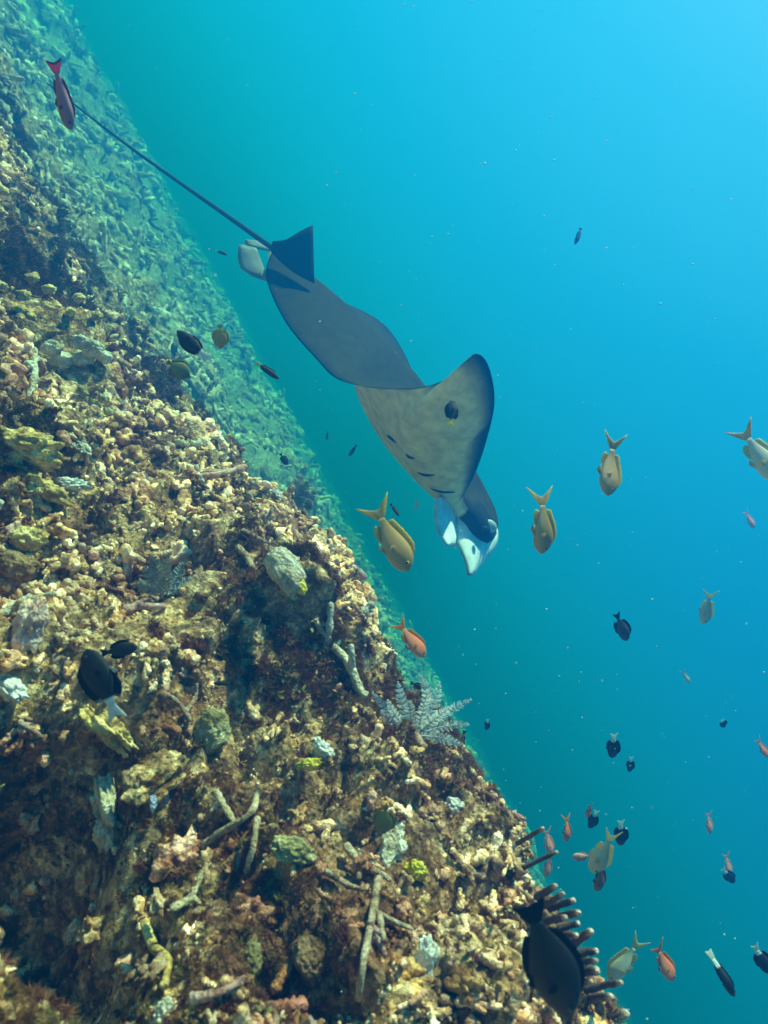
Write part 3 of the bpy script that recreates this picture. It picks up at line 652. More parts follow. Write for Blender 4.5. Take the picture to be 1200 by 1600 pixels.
PAL = {
 'golden': dict(body=lambda x, z: mix3(countershade((.42, .24, .06), (.50, .29, .10), (.68, .46, .26))(x, z), (.36, .27, .16), max(0, (x-.75)*3) if z > -.2 else 0), tail=edged((.72, .50, .22), (1.0, .66, .04), .62), fin=lambda a, b: mix3((.60, .42, .14), (1.0, .70, .05), b**2), pect=const((.80, .60, .30)), iris=(.65, .55, .05)),
 'orange': dict(body=countershade((.82, .17, .05), (.90, .24, .10), (.85, .36, .20)), tail=edged((.70, .22, .03), (.80, .38, .02), .6), fin=lambda a, b: mix3((.55, .13, .04), (.62, .30, .03), b), iris=(.25, .10, .35)),
 'pink': dict(body=countershade((.80, .26, .16), (.85, .34, .25), (.80, .46, .36)), tail=const((.90, .42, .3)), fin=const((.88, .40, .26)), iris=(.3, .2, .3)),
 'white': dict(body=countershade((.55, .46, .36), (.72, .66, .56), (.80, .76, .66)), tail=edged((.85, .62, .35), (.95, .52, .22), .6), fin=lambda a, b: mix3((.85, .75, .5), (.9, .72, .12), b), iris=(.5, .5, .4)),
 'pale': dict(body=countershade((.45, .45, .27), (.60, .60, .42), (.72, .72, .56)), tail=const((.75, .68, .36)), fin=const((.78, .64, .30)), iris=(.5, .5, .3)),
 'brown': dict(body=countershade((.20, .09, .045), (.26, .12, .06), (.32, .17, .10)), tail=const((.25, .10, .05)), fin=const((.22, .11, .05)), iris=(.3, .25, .1)),
 'redtail': dict(body=lambda x, z: mix3((.70, .18, .24), (.38, .17, .22), min(1, x*1.3)), tail=lambda a, b: (.15, .04, .10) if b > .8 else (.90, .14, .28), fin=const((.25, .05, .09)), iris=(.2, .1, .1)),
 'bicolor': dict(body=two((.010, .010, .014), (.85, .85, .85), .10, .03), tail=const((.85, .86, .86)), fin=lambda a, b: (.010, .010, .013) if a > .12 else (.5, .5, .5), pect=const((.02, .02, .025)), iris=(.05, .04, .03)),
 'bicolor_small': dict(body=two((.015, .017, .024), (.80, .86, .80), .14, .03), tail=const((.80, .86, .78)), fin=const((.014, .016, .022)), pect=const((.02, .02, .03)), iris=(.05, .05, .05)),
 'yellowtail': dict(body=two((.018, .020, .018), (.62, .62, .02), .03, .03), tail=const((.75, .72, .01)), fin=const((.015, .018, .016)), pect=const((.10, .10, .08)), iris=(.05, .05, .03)),
 'black': dict(body=const((.018, .018, .020)), tail=const((.018, .018, .02)), fin=const((.015, .015, .018)), iris=(.05, .05, .05)),
 'grey': dict(body=countershade((.045, .048, .052), (.065, .066, .07), (.09, .09, .09)), tail=const((.03, .03, .035)), fin=const((.028, .028, .034)), iris=(.08, .08, .08)),
 'butter': dict(body=lambda x, z: mix3((.62, .36, .04), (.40, .30, .12), min(1, x*1.1)) if x > .12 else (.70, .50, .02), tail=const((.5, .45, .2)), fin=lambda a, b: mix3((.50, .32, .05), (.66, .46, .02), b), iris=(.05, .05, .05)),
 'olive': dict(body=lambda x, z: mix3((.34, .30, .05), (.15, .17, .10), min(1, x*1.2)), tail=const((.3, .28, .1)), fin=lambda a, b: mix3((.22, .2, .06), (.45, .33, .03), b), iris=(.05, .05, .05)),
 'bigdark': dict(body=countershade((.010, .008, .006), (.016, .013, .008), (.024, .02, .011)), tail=const((.016, .016, .018)), fin=const((.015, .014, .014)), iris=(.02, .02, .02)),
 'teal': dict(body=const((.02, .06, .07)), tail=const((.02, .05, .06)), fin=const((.02, .05, .06)), iris=(.1, .1, .1)),
 'wrasse': dict(body=lambda x, z: (.02, .03, .02) if abs(z) < .28 else ((.45, .62, .05) if z > 0 else (.35, .66, .50)), tail=const((.3, .6, .4)), fin=const((.4, .6, .2)), iris=(.1, .1, .1)),
}
_cache = {}
def fish(name, cat, label, kind, pal, px, py, Y, lenpx, ang, yaw=0, roll=0, group=None, bend=0.0, spread=1.0, dorsal=None, parts=True):
    """px,py centre in the photo, ang = heading of the snout in the photo (0 right, 90 down), yaw>0 = snout turned away from the camera"""
    ac = math.radians(ang); dx, dy = math.cos(ac), math.sin(ac)
    fwd = Vector((SA*dx+CA*dy, 0, CA*dx-SA*dy)); cy = math.radians(yaw); f = (fwd*math.cos(cy)+Vector((0, 1, 0))*math.sin(cy)).normalized()
    up = Vector((fwd.z, 0, -fwd.x)); up = up if up.z > 0 else -up
    if dorsal == 'flip': up = -up
    side = up.cross(f).normalized(); up = f.cross(side).normalized()
    if pal in ('orange', 'pink', 'brown', 'redtail'): roll += 22 if dorsal == 'flip' else -22      # leaning so the flank meets the light
    q = Matrix.Rotation(math.radians(roll), 3, f); side = q @ side; up = q @ up
    M = Matrix((f, side, up)).transposed()
    K = KINDS[kind]; tot = 1+K['tail']['len']*.95; L = lenpx/FPX*Y/max(math.cos(cy), .35)/tot
    key = (kind, pal, round(bend, 2), round(spread, 2))
    if key not in _cache: _cache[key] = fish_meshes(kind, PAL[pal], bend, spread)
    c = P(px, py, Y)-f*L*(.62-.5*tot)
    root = empty(name, c, M, L); tag(root, label, cat, group)
    for nm, m in _cache[key].items():
        if not parts and nm.strip('_') in ('pelvic_fin', 'pectoral_fin', 'eye'): continue
        o = bpy.data.objects.new(nm.rstrip('_'), m); COL.objects.link(o); o.parent = root
    return root
GA = 'golden anthias swimming in the open water'; GO = 'small orange anthias below the reef edge'; GB = 'black damselfish with white tails in the open water'; GS = 'small dark damselfish over the far slope'
F_ = fish
F_('anthias', 'fish', 'golden fish with a wide yellow forked tail between the reef and the manta head', 'anthias', 'golden', 609, 836, .85, 124, 62, -12, 0, GA, spread=1.05)
F_('anthias', 'fish', 'golden fish with one bent tail tip, right beside the manta head fins', 'anthias', 'golden', 850, 815, .92, 102, 90, 14, -16, GA, bend=.3)
F_('anthias', 'fish', 'golden fish with a small crescent tail, highest of the golden ones in open water', 'anthias', 'golden', 953, 726, .95, 98, 98, -14, -12, GA, bend=-.2, spread=.9)
F_('anthias', 'fish', 'silvery white fish with yellow fins cut by the edge of the picture', 'anthias', 'white', 1184, 706, .95, 102, 62, -18, 14, GA)
F_('anthias', 'fish', 'pale grey green fish alone in open water above the small dark spiky fish', 'anthias', 'pale', 1105, 948, 1.6, 56, 96, 15, 5, GA)
F_('anthias', 'fish', 'bright orange fish with a yellow tail just off the reef crest', 'anthias', 'orange', 641, 997, 1.0, 74, 52, 0, 0, GO)
F_('anthias', 'fish', 'faint violet pink little fish near the picture edge under the silvery fish', 'anthias', 'pink', 1171, 811, 2.6, 34, 58, 10, 0, GO)
F_('anthias', 'fish', 'orange fish cut by the picture edge beside the lone round black fish', 'anthias', 'orange', 1191, 1168, 1.7, 36, 60, 0, 0, GO)
F_('anthias', 'fish', 'pink fish alone above the crest, snout towards the reef', 'anthias', 'pink', 768, 1236, 1.5, 34, 230, 0, 0, GO, dorsal='flip')
F_('anthias', 'fish', 'orange fish half behind the highest knob of the near reef crest', 'anthias', 'orange', 806, 1286, 1.25, 40, 60, 30, 0, GO)
F_('anthias', 'fish', 'pink fish nosing down between two thin dark coral fingers', 'anthias', 'pink', 857, 1314, 1.3, 44, 80, 0, 0, GO)
F_('anthias', 'fish', 'brownish pink fish half behind the white overgrown coral edge', 'anthias', 'pink', 856, 1352, 1.5, 42, 95, 10, 0, GO)
F_('anthias', 'fish', 'salmon orange fish diving alone beside the thin dark coral fingers', 'anthias', 'orange', 887, 1296, 1.35, 42, 95, 10, 0, GO, bend=.4)
F_('anthias', 'fish', 'red orange fish overlapping a small black fish with a white tail', 'anthias', 'orange', 920, 1267, 1.25, 28, 92, 25, 0, GO)
F_('anthias', 'fish', 'pink fish seen nose on, touching the big pale fish', 'anthias', 'pink', 911, 1338, 1.3, 32, 168, 15, 0, GO, dorsal='flip')
F_('anthias', 'fish', 'large pale olive fish with a long forked tail beside the white tailed black fish', 'anthias', 'pale', 943, 1330, .95, 84, 108, 18, 0, GA, spread=.7)
F_('anthias', 'fish', 'brown fish half hidden behind the big pale olive fish', 'anthias', 'brown', 938, 1369, 1.1, 58, 92, 20, 0, GO)
F_('anthias', 'fish', 'dull pink fish alone in blue water, small and straight down', 'anthias', 'pink', 1108, 1285, 1.9, 36, 86, 0, 0, GO)
F_('anthias', 'fish', 'dull pink fish with a black white-tailed fish just under it', 'anthias', 'pink', 1137, 1350, 1.9, 38, 80, 0, 0, GO)
F_('anthias', 'fish', 'pale green fish with a raised fin above the lowest coral fingers', 'anthias', 'pale', 978, 1498, .95, 88, 128, 0, 0, GA, spread=.8, dorsal='flip')
F_('anthias', 'fish', 'slender orange red fish beside the pale green fish', 'anthias', 'orange', 1036, 1501, 1.0, 70, 62, 0, 0, GO, bend=-.2)
F_('anthias', 'fish', 'dark red fish with a bright pink tail hanging over the end of the manta tail', 'slender', 'redtail', 97, 148, .85, 94, 82, 20, 20, None, spread=1.1)
F_('anthias', 'fish', 'tiny pale glimmer of a fish drifting in open blue water', 'anthias', 'white', 1071, 1057, 2.6, 24, 62, 0, 0, None, parts=False)
F_('anthias', 'fish', 'tiny pale fish between the manta gills and the golden fish', 'anthias', 'white', 651, 788, 2.0, 16, 110, 0, 0, None, parts=False)
F_('damselfish', 'fish', 'black fish with a white tail above the olive butterflyfish', 'diamond', 'bicolor', 301, 539, .95, 66, 222, 0, 0, None, dorsal='flip')
F_('damselfish', 'fish', 'big black fish with a long white tail low over the near reef', 'damsel', 'bicolor', 160, 1070, .72, 122, 246, 0, 0, None, dorsal='flip')
F_('damselfish', 'fish', 'black fish with a yellow tail tip in front of the manta wing', 'damsel', 'yellowtail', 706, 645, 1.1, 44, 278, 14, 0, None, dorsal='flip')
F_('damselfish', 'fish', 'slim black fish with a yellow tail root below the manta back', 'slim', 'yellowtail', 418, 579, 1.1, 44, 36, 0, 0, None, spread=.8)
F_('damselfish', 'fish', 'tiny black and yellow fish under the manta hip fins', 'slim', 'yellowtail', 346, 395, 1.9, 20, 20, 0, 0, None, parts=False)
F_('damselfish', 'fish', 'dark grey fish with ragged spread fins alone in blue water', 'damsel', 'grey', 971, 979, 1.3, 50, 66, 10, 0, None)
F_('damselfish', 'fish', 'small dark fish high in open water by itself', 'slim', 'grey', 903, 369, 2.0, 28, 110, 0, 0, None)
F_('damselfish', 'fish', 'black fish with a white tail above a smaller one in open water', 'damsel', 'bicolor_small', 958, 1165, 1.3, 44, 88, 18, 0, GB)
F_('damselfish', 'fish', 'smaller black fish with a white tail beneath the bigger one', 'damsel', 'bicolor_small', 985, 1194, 1.7, 27, 92, 15, 0, GB)
F_('damselfish', 'fish', 'little round black fish with a white tail by the picture edge', 'damsel', 'bicolor_small', 1130, 1130, 1.9, 21, 60, 40, 0, GB)
F_('damselfish', 'fish', 'tiny black and white fish beside the white feathery hydroid', 'damsel', 'bicolor_small', 761, 1132, 2.0, 19, 96, 10, 0, GB, parts=False)
F_('damselfish', 'fish', 'black fish behind the red orange fish', 'damsel', 'bicolor_small', 927, 1280, 1.45, 34, 105, 15, 0, GB)
F_('damselfish', 'fish', 'black fish with a white tail behind the tail of the pale olive fish', 'damsel', 'bicolor_small', 970, 1301, 1.2, 46, 85, 15, 0, GB)
F_('damselfish', 'fish', 'black fish with a white tail just under a dull pink fish', 'damsel', 'bicolor_small', 1138, 1368, 1.7, 34, 50, 10, 0, GB)
F_('damselfish', 'fish', 'black fish with a white tail tilted towards the lower corner', 'slim', 'bicolor_small', 1132, 1528, .85, 66, 62, 0, 0, GB, spread=.9, bend=.8)
F_('damselfish', 'fish', 'black fish with a white tail cut by the lower picture edge', 'damsel', 'bicolor_small', 1190, 1498, .9, 52, 62, 0, 0, GB)
for (x, y, Y, ln, an, lb, kd, pl) in (
    (515, 573, 2.8, 13, 200, 'tiny black fish right under the belly edge of the manta', 'damsel', 'black'),
    (511, 681, 3.0, 14, 100, 'tiny dark fish over the far slope, upright', 'slim', 'grey'),
    (551, 704, 2.6, 22, 125, 'thin dark fish over the far slope, slanting', 'slim', 'grey'),
    (443, 717, 1.9, 22, 60, 'black fish hovering over the bright far sand below the slanting one', 'damsel', 'black'),
    (510, 858, 2.2, 14, 80, 'tiny dark fish close to the crest above the pale rock', 'damsel', 'grey'),
    (546, 915, 1.6, 30, 352, 'black fish next to the green striped wrasse', 'damsel', 'black'),
    (617, 797, 1.2, 24, 55, 'dark fish partly behind the yellow forked tail', 'slim', 'grey'),
    (722, 1158, 1.25, 36, 102, 'slim dark fish below the hydroid plume tips', 'slim', 'grey'),
    (659, 1100, 1.15, 16, 80, 'small black fish among the hydroid plumes', 'damsel', 'black'),
    (651, 1072, 1.2, 24, 30, 'small black fish at the top of the hydroid', 'damsel', 'black')):
    F_('damselfish', 'fish', lb, kd, pl, x, y, Y, ln, an, 5, 0, GS, parts=ln > 15)
def near_reef(px, py, lift):
    q, n = on_reef(px, py); return max(q.y-lift, .3)
for (x, y, ln, an, lb, kd, pl, yw, lf) in (
    (185, 1016, 58, 350, 'dark olive fish behind the big black and white one', 'damsel', 'bigdark', 5, .05),
    (349, 1068, 32, 182, 'black fish at the mouth of a crevice in the middle of the reef', 'slim', 'black', 0, .03),
    (600, 1281, 50, 98, 'olive yellow disc shaped fish over pale rubble', 'round', 'olive', 10, .05),
    (370, 1343, 40, 96, 'dark teal fish beside the long pale coral branch', 'slim', 'teal', 0, .03),
    (106, 413, 28, 120, 'dark fish against the upper reef, the one nearest the picture corner', 'damsel', 'black', 10, .2),
    (133, 457, 24, 200, 'dark fish low over the upper reef above the golden coral', 'damsel', 'black', 10, .2),
    (235, 537, 20, 262, 'little black fish with a white edge beside the black and white fish', 'damsel', 'bicolor_small', 10, .2),
    (272, 547, 22, 255, 'dark fish above the olive butterflyfish', 'damsel', 'grey', 0, .25)):
    F_('damselfish', 'fish', lb, kd, pl, x, y, near_reef(x, y, lf), ln, an, yw, 0, None)
F_('butterflyfish', 'fish', 'yellow orange disc shaped fish beside the black and white fish', 'round', 'butter', 344, 526, 1.15, 38, 92, 10, 0, None)
F_('butterflyfish', 'fish', 'olive yellow disc shaped fish with its tail towards the reef', 'round', 'olive', 279, 577, 1.15, 42, 35, 10, 0, None)
F_('surgeonfish', 'fish', 'very large dark fish head down in front of the finger coral', 'diamond', 'bigdark', 858, 1500, .56, 218, 70, 10, 0, None)
F_('cleaner_wrasse', 'fish', 'small green and yellow striped fish at the reef crest', 'slim', 'wrasse', 547, 942, 1.45, 24, 5, 0, 0, None)

# ------------------------------------------------------------------ corals, sponges and rocks one can point at
M_CREAM = coral_material('cream_coral', (.30, .22, .13), (.62, .54, .38), (.85, .80, .66), .25, 70, patch=0.0)
M_GOLD = coral_material('golden_coral', (.18, .10, .03), (.52, .38, .12), (.80, .66, .32), .2, 60)
M_YELLOW = coral_material('yellow_sponge', (.30, .20, .02), (.70, .52, .02), (.80, .68, .10), .1, 90, .75, .003, patch=0.0)
M_OLIVE = coral_material('olive_coral', (.10, .09, .03), (.36, .34, .15), (.62, .60, .36), .2, 80)
M_WHITE = coral_material('white_crust', (.38, .34, .28), (.80, .76, .66), (.94, .92, .86), .15, 60, patch=0.0)
M_PINK = coral_material('pink_crust', (.20, .08, .07), (.55, .36, .32), (.75, .62, .56), .2, 60)
M_BROWN = coral_material('brown_coral', (.05, .025, .012), (.20, .12, .06), (.38, .27, .15), .25, 70)
M_BLUE = coral_material('blue_tunicate', (.10, .12, .22), (.42, .50, .70), (.70, .76, .88), .15, 90, patch=0.0)
M_PLUME = coral_material('hydroid_plume', (.62, .62, .60), (.88, .90, .88), (.95, .97, .95), .1, 90, .7, .001, patch=0.0)
M_STICK = coral_material('overgrown_branch', (.20, .11, .06), (.52, .42, .27), (.85, .76, .58), .3, 110)
for _m in (M_PLUME,): thin(_m, N(_m.node_tree), _m.node_tree.nodes['Principled BSDF'], .5)
M_TIP = tint_material('finger_coral', .8, .3, 500, .003, .45)
def plane_frame(n):
    """axes on the reef surface: t1 ~ along the photo's right, t2 ~ its down"""
    t1 = Vector((SA, 0, CA)); t1 = (t1-n*t1.dot(n)); t1 = t1.normalized() if t1.length > .05 else Vector((1, 0, 0)); t2 = n.cross(t1).normalized(); return t1, t2
def blob_part(name, parent, loc0, c, ax, mat, rough=.5, sub=4, seed=1, freq=1.6):
    bm = bmesh.new(); bmesh.ops.create_icosphere(bm, subdivisions=sub, radius=1.0); q = np.array([v.co[:] for v in bm.verts], np.float32)
    f1 = worley(q, freq*1.6, seed)[0]; d = 1+rough*fbm(q, freq, 3, seed)+rough*.7*(.45-f1)+rough*.25*fbm(q, freq*5, 2, seed+3)
    V = [ax @ (v.co*float(k))+(c-loc0) for v, k in zip(bm.verts, d)]; F = [tuple(x.index for x in f.verts) for f in bm.faces]; bm.free()
    return obj(name, mesh(name, V, F, mat), parent)
def head(name, cat, label, px, py, w, h, ang, mat, rough=.5, dep=.7, seed=1, group=None, lift=0.0, freq=1.6, extra=()):
    """a coral head or rock: w x h in photo pixels, long side turned by ang (photo degrees)"""
    q, n = on_reef(px, py); m = q.y/FPX; a = math.radians(ang)
    dw = Vector((SA*math.cos(a)+CA*math.sin(a), 0, CA*math.cos(a)-SA*math.sin(a))); v = -q.normalized(); v2 = (v+n*.6).normalized()
    dw = (dw-v2*dw.dot(v2)).normalized(); dh = v2.cross(dw).normalized()
    ax = Matrix((dw*(w/2*m), dh*(h/2*m), v2*((w+h)/4*m*dep))).transposed(); c = q+v2*lift
    if not extra:
        o = blob_part(name, None, c, c, ax, mat, rough, 5, seed, freq); o.location = c; return tag(o, label, cat, group)
    root = empty(name, c); tag(root, label, cat, group)
    for nm, ox, oy, sc, mt in extra:
        cc = c+dw*(ox*m)+dh*(oy*m); blob_part(nm, root, c, cc, ax @ Matrix.Scale(sc, 3), mt, rough, 4, seed+ox, freq)
    return root
lob = [('lobe', ox, oy, sc, M_CREAM) for ox, oy, sc in ((0, 0, 1.1), (-32, -10, .85), (28, 6, 1.0), (10, -26, .8), (-14, 24, .9), (44, 28, .95), (24, 38, .8), (62, 12, .7), (-44, 14, .7))]
head('lobed_coral', 'coral', 'pale tan coral of plump rounded lobes high on the near reef', 95, 552, 34, 28, 25, M_CREAM,   .35, .8, 2, lift=.03, extra=lob)
gold = [('knob', int(18*math.cos(k*2.4)*math.sqrt(k)*1.25), int(13*math.sin(k*2.4)*math.sqrt(k)*1.25), .7+.35*math.sin(k*5.1)**2, M_GOLD) for k in range(22)]
head('knobby_coral', 'coral', 'golden knobbly coral patch above the pale lobed coral', 45, 492, 26, 18, 30, M_GOLD, .5, .9, 5, lift=.01, extra=gold)
kn2 = [('knob', int(10*math.cos(k*2.4)*math.sqrt(k)*1.25), int(9*math.sin(k*2.4)*math.sqrt(k)*1.25), .7+.35*math.sin(k*5.1)**2, M_OLIVE) for k in range(10)]
head('knobby_coral', 'coral', 'small yellow green knobbly coral below the lobed coral', 150, 640, 20, 15, 60, M_OLIVE, .5, .9, 8, lift=.005, extra=kn2)
head('pale_rock', 'rock', 'cream white rock with a bright yellow lower end on the reef crest', 474, 922, 90, 46, 52, M_CREAM, .35, .5, 3, lift=.07, extra=[('stone', 0, 0, 1.0, M_CREAM), ('yellow_crust', 34, 3, .42, M_YELLOW), ('stone', -18, -10, .55, M_CREAM)])
for i, a in enumerate((
    ('green_coral', 'coral', 'rounded yellow green coral knob in the middle of the reef', 335, 1142, 58, 72, 10, M_OLIVE, .28, .7),
    ('yellow_sponge', 'sponge', 'bright yellow sponge patch beside the white coral stub', 482, 1192, 46, 20, 15, M_YELLOW, .9, .3),
    ('pale_crust', 'coral', 'pale green white crust at the reef edge near the faint feather plume', 437, 782, 46, 26, 55, M_WHITE, .7, .5),
    ('coral_block', 'coral', 'pale blocky coral under the olive disc shaped fish', 612, 1325, 38, 74, 25, M_CREAM, .6, .6),
    ('table_coral', 'coral', 'grey green flat topped coral left of the pale blocky one', 452, 1330, 84, 40, 12, M_OLIVE, .5, .5),
    ('white_rock', 'rock', 'white rock cut by the left picture edge', 14, 1075, 74, 34, 40, M_WHITE, .5, .6),
    ('pink_column', 'coral', 'pinkish white column beside the black hollow', 42, 975, 96, 40, 112, M_PINK, .5, .7),
    ('golden_boulder', 'coral', 'yellow tan rounded coral low at the left picture edge', 44, 842, 54, 44, 20, M_GOLD, .4, .8),
    ('green_boulder', 'coral', 'dark mossy green boulder just under the yellow tan coral', 24, 885, 70, 44, 20, M_BROWN, .3, .7),
    ('orange_sponge', 'sponge', 'small orange round sponge next to the dark olive fish', 240, 1029, 14, 11, 0, M_GOLD, .2, .9),
    ('ochre_coral', 'coral', 'ochre encrusted boulder at the left edge under the red algae', 30, 700, 100, 66, 30, M_GOLD, .6, .6),
    ('ochre_coral', 'coral', 'lower ochre boulder with brown holes at the left picture edge', 48, 760, 90, 50, 20, M_GOLD, .8, .6),
    ('pale_stub', 'coral', 'pale pinkish stub poking out above the ochre boulder', 128, 700, 46, 26, 40, M_CREAM, .4, .7),
    ('white_stub', 'coral', 'short white horizontal coral stub below the ochre boulders', 105, 760, 66, 22, 0, M_WHITE, .5, .7),
    ('white_stub', 'coral', 'stout white coral stub right beside the yellow sponge', 507, 1170, 50, 24, 65, M_WHITE, .5, .7),
    ('round_head', 'coral', 'pale green domed coral far up the slope by itself', 242, 486, 24, 14, 0, M_WHITE, .2, .7),
    ('dark_sponge', 'sponge', 'large dark round sponge near the bottom of the reef', 482, 1492, 66, 62, 20, M_BROWN, .25, .6),
    ('red_boulder', 'coral', 'reddish brown boulder between the green knob and the black hollow', 240, 1215, 100, 60, 150, M_REEF, .5, .5),
    ('ochre_ridge', 'coral', 'curved ochre ridge above the black hollow', 165, 1140, 130, 36, 50, M_GOLD, .8, .6),
    ('coral_pillar', 'coral', 'tall knobbly cream pillar right of the black hollow', 170, 1290, 120, 54, 80, M_CREAM, .9, .6),
    ('white_crust', 'coral', 'broad white ribbed crust on the lower reef crest', 822, 1352, 130, 44, 60, M_WHITE, .7, .35),
    ('white_crust', 'coral', 'small blue white crust between the hydroid and the crest knobs', 712, 1262, 54, 26, 30, M_WHITE, .6, .4),
    ('yellow_coral', 'coral', 'lumpy yellow coral just under the pale blocky coral', 652, 1355, 34, 28, 30, M_YELLOW, .6, .7),
    ('blue_tunicate', 'sea squirt', 'upper blue white sea squirt above the bent pale branches', 262, 1243, 22, 12, 70, M_BLUE, .4, .9),
    ('blue_tunicate', 'sea squirt', 'lower blue white sea squirt by the cream pillar', 243, 1250, 34, 12, 80, M_BLUE, .4, .9),
    ('white_lump', 'coral', 'bright white broken coral lump in the lower middle of the reef', 668, 1490, 60, 34, 100, M_WHITE, .5, .6),
    ('white_lump', 'coral', 'bright cream blade-like coral at the bottom picture edge', 250, 1585, 60, 34, 100, M_CREAM, .5, .6),
    ('green_lump', 'coral', 'pale green lump between two dark gaps near the long branch', 392, 1500, 58, 44, 70, M_OLIVE, .4, .7),
    ('crest_coral', 'coral', 'cream knob poking out of the crest above the hydroid', 600, 1042, 16, 14, 0, M_CREAM, .4, .9),
    ('crest_coral', 'coral', 'brown round knob on the crest below the hydroid', 722, 1208, 30, 24, 60, M_BROWN, .3, .9),
    ('crest_coral', 'coral', 'topmost ochre knob where the lower crest juts into the water', 790, 1282, 44, 26, 60, M_BROWN, .7, .8))):
    head(a[0], a[1], a[2], *a[3:7], a[7], a[8], rough=a[9], dep=a[10], seed=10+i*3, lift=.006)
def branch(label, paths, rad_px, mat, name='coral_branch', lift=.012, seed=1):
    """a stick of dead branching coral lying on the reef, its arms drawn as photo bearings"""
    mb = MB(); c0, n0 = on_reef(*paths[0][0][:2]); Y0 = c0.y
    root = None
    for k, pth in enumerate(paths):
        n = len(pth); ys = []
        for a in pth: q, nn = on_reef(a[0], a[1]); ys.append(min(q.y, Y0*1.06))
        pts = [P(*cr([(a[0], a[1]) for a in pth], i/12), max(float(cr([(y,) for y in ys], i/12)[0])-lift-.004, .3)) for i in range(13)]
        r = rad_px*Y0/FPX*(1 if k == 0 else .8); rs = random.Random(seed+k)
        V, F = tube(pts, [r*(1-.35*i/12)*rs.uniform(.85, 1.2) for i in range(13)], 9, .16, True, seed+k); mb.add([v-c0 for v in V], F)
    o = obj(name, mb.build(name, mat)); o.location = c0; return tag(o, label, 'coral branch')
branch('long straight pale coral branch with a bent side arm in the lower middle', [[(592, 1372), (582, 1430), (568, 1500), (560, 1562)], [(588, 1425), (612, 1438), (645, 1452)], [(592, 1430), (600, 1470)]], 6, M_STICK, seed=3)
branch('pale coral branch bending uphill beside the dark teal fish', [[(318, 1322), (350, 1298), (392, 1270), (402, 1238)], [(402, 1280), (396, 1320), (384, 1362)]], 6.5, M_STICK, seed=5)
branch('white forked coral twig below the middle crevice', [[(296, 1126), (284, 1104), (262, 1084)], [(290, 1112), (304, 1092), (308, 1068)], [(262, 1086), (250, 1092)]], 5, M_STICK, seed=7)
branch('short pale coral stick with a pink end on the red algae slope', [[(372, 855), (384, 868), (395, 886)]], 6, M_STICK, seed=9)
branch('grey white stick lying across the reef above the cream rock', [[(378, 830), (396, 838), (416, 848)]], 5, M_STICK, seed=11)
branch('thin white stick close to the far edge of the reef under the disc fish', [[(322, 644), (330, 656), (338, 670)]], 2.5, M_STICK, seed=13)
branch('stubby pale branch leaning against the bent pale branch', [[(336, 1236), (352, 1262), (366, 1284)], [(344, 1250), (330, 1268)]], 6, M_STICK, seed=15)
branch('cream branch crossing the reef low down between two dark gaps', [[(268, 1420), (300, 1400), (316, 1360)], [(300, 1400), (312, 1412)]], 6, M_STICK, seed=17)
branch('brown tubular branch lying beneath the pale green lump', [[(300, 1560), (340, 1552), (382, 1528)]], 8, M_PINK, seed=19)
branch('pale hooked branch at the foot of the cream pillar', [[(226, 1440), (240, 1480), (262, 1500), (256, 1540)]], 8, M_GOLD, seed=21)
branch('knobbly pale branch just above the white ribbed crust', [[(540, 1322), (570, 1352), (600, 1368), (610, 1376)], [(566, 1348), (560, 1372)]], 6, M_STICK, seed=23)
branch('pale green branch with bead-like knobs in the lower middle', [[(510, 1362), (536, 1378), (560, 1388), (590, 1390)]], 5, M_STICK, seed=25)
# loose broken fragments, each its own piece
fr_meshes = [finger(rr, .055*rr.uniform(.7, 1.3), .0056*rr.uniform(.8, 1.3)).build('coral_fragment', random.Random(q).choice([M_CREAM, M_CORAL, M_CREAM, M_PINK])) for q in range(14)]
vis = near & (D < 2.2) & (np.abs(az) < 42)
rgf = np.random.default_rng(17)
for k, i in enumerate(pick(230, vis, np.clip(wgt_rub, .05, 2), 9)):
    o = obj('coral_fragment', fr_meshes[k % 14]); nn = Vector(flatN[i]); z = (nn+Vector(rgf.normal(0, .35, 3))).normalized()
    o.rotation_euler = (z.to_track_quat('Z', 'X') @ Euler((0, 0, rgf.uniform(0, 6.28))).to_quaternion()).to_euler(); o.location = Vector(flatP[i])+nn*.006; o.scale = (rgf.uniform(.6, 1.3)*float(np.clip(D[i]/1.1, .7, 1.3)),)*3
    hue = {'coral_rubble_skeleton': 'mottled tan', 'cream_coral': 'cream coloured', 'pink_crust': 'pinkish'}[o.data.materials[0].name]
    tag(o, hue+' broken finger of dead coral lying loose on the near reef', 'coral fragment', hue+' broken coral fingers strewn over the near reef')

# finger coral on the lower crest
fc = P(862, 1470, .80); root = empty('finger_coral', fc); tag(root, 'dark finger coral with pale tips sticking out from the lower reef crest', 'coral')
def fmesh(name, a, b, ya, yb, r0, r1, seed, tipc=(.60, .42, .34), c=(.10, .055, .038)):
    pa, pb = P(*a, ya), P(*b, yb); m_ = (pa+pb)/2+Vector((0, 0, .004)); pts = [pa, pa.lerp(m_, .5), m_, m_.lerp(pb, .35), m_.lerp(pb, .7), pb]
    r0 = r0*ya/FPX; r1 = r1*yb/FPX; rs = random.Random(seed); pts = [p_-fc for p_ in pts]
    pts2 = []; rr2 = []
    for i in range(16):
        q = cr([tuple(p_) for p_ in pts], i/15); pts2.append(Vector(q)); rr2.append((r0+(r1-r0)*i/15)*rs.uniform(.88, 1.15)*(1 if i < 15 else .75))
    V, F = tube(pts2, rr2, 10, .12, True, seed); cols = []
    for i in range(16): cols += [mix3(c, tipc, max(0, (i-11.5)/3.5))]*10
    cols += [c, tipc]; me_ = mesh(name, V, F, M_TIP, True, cols); return obj(name, me_, root)
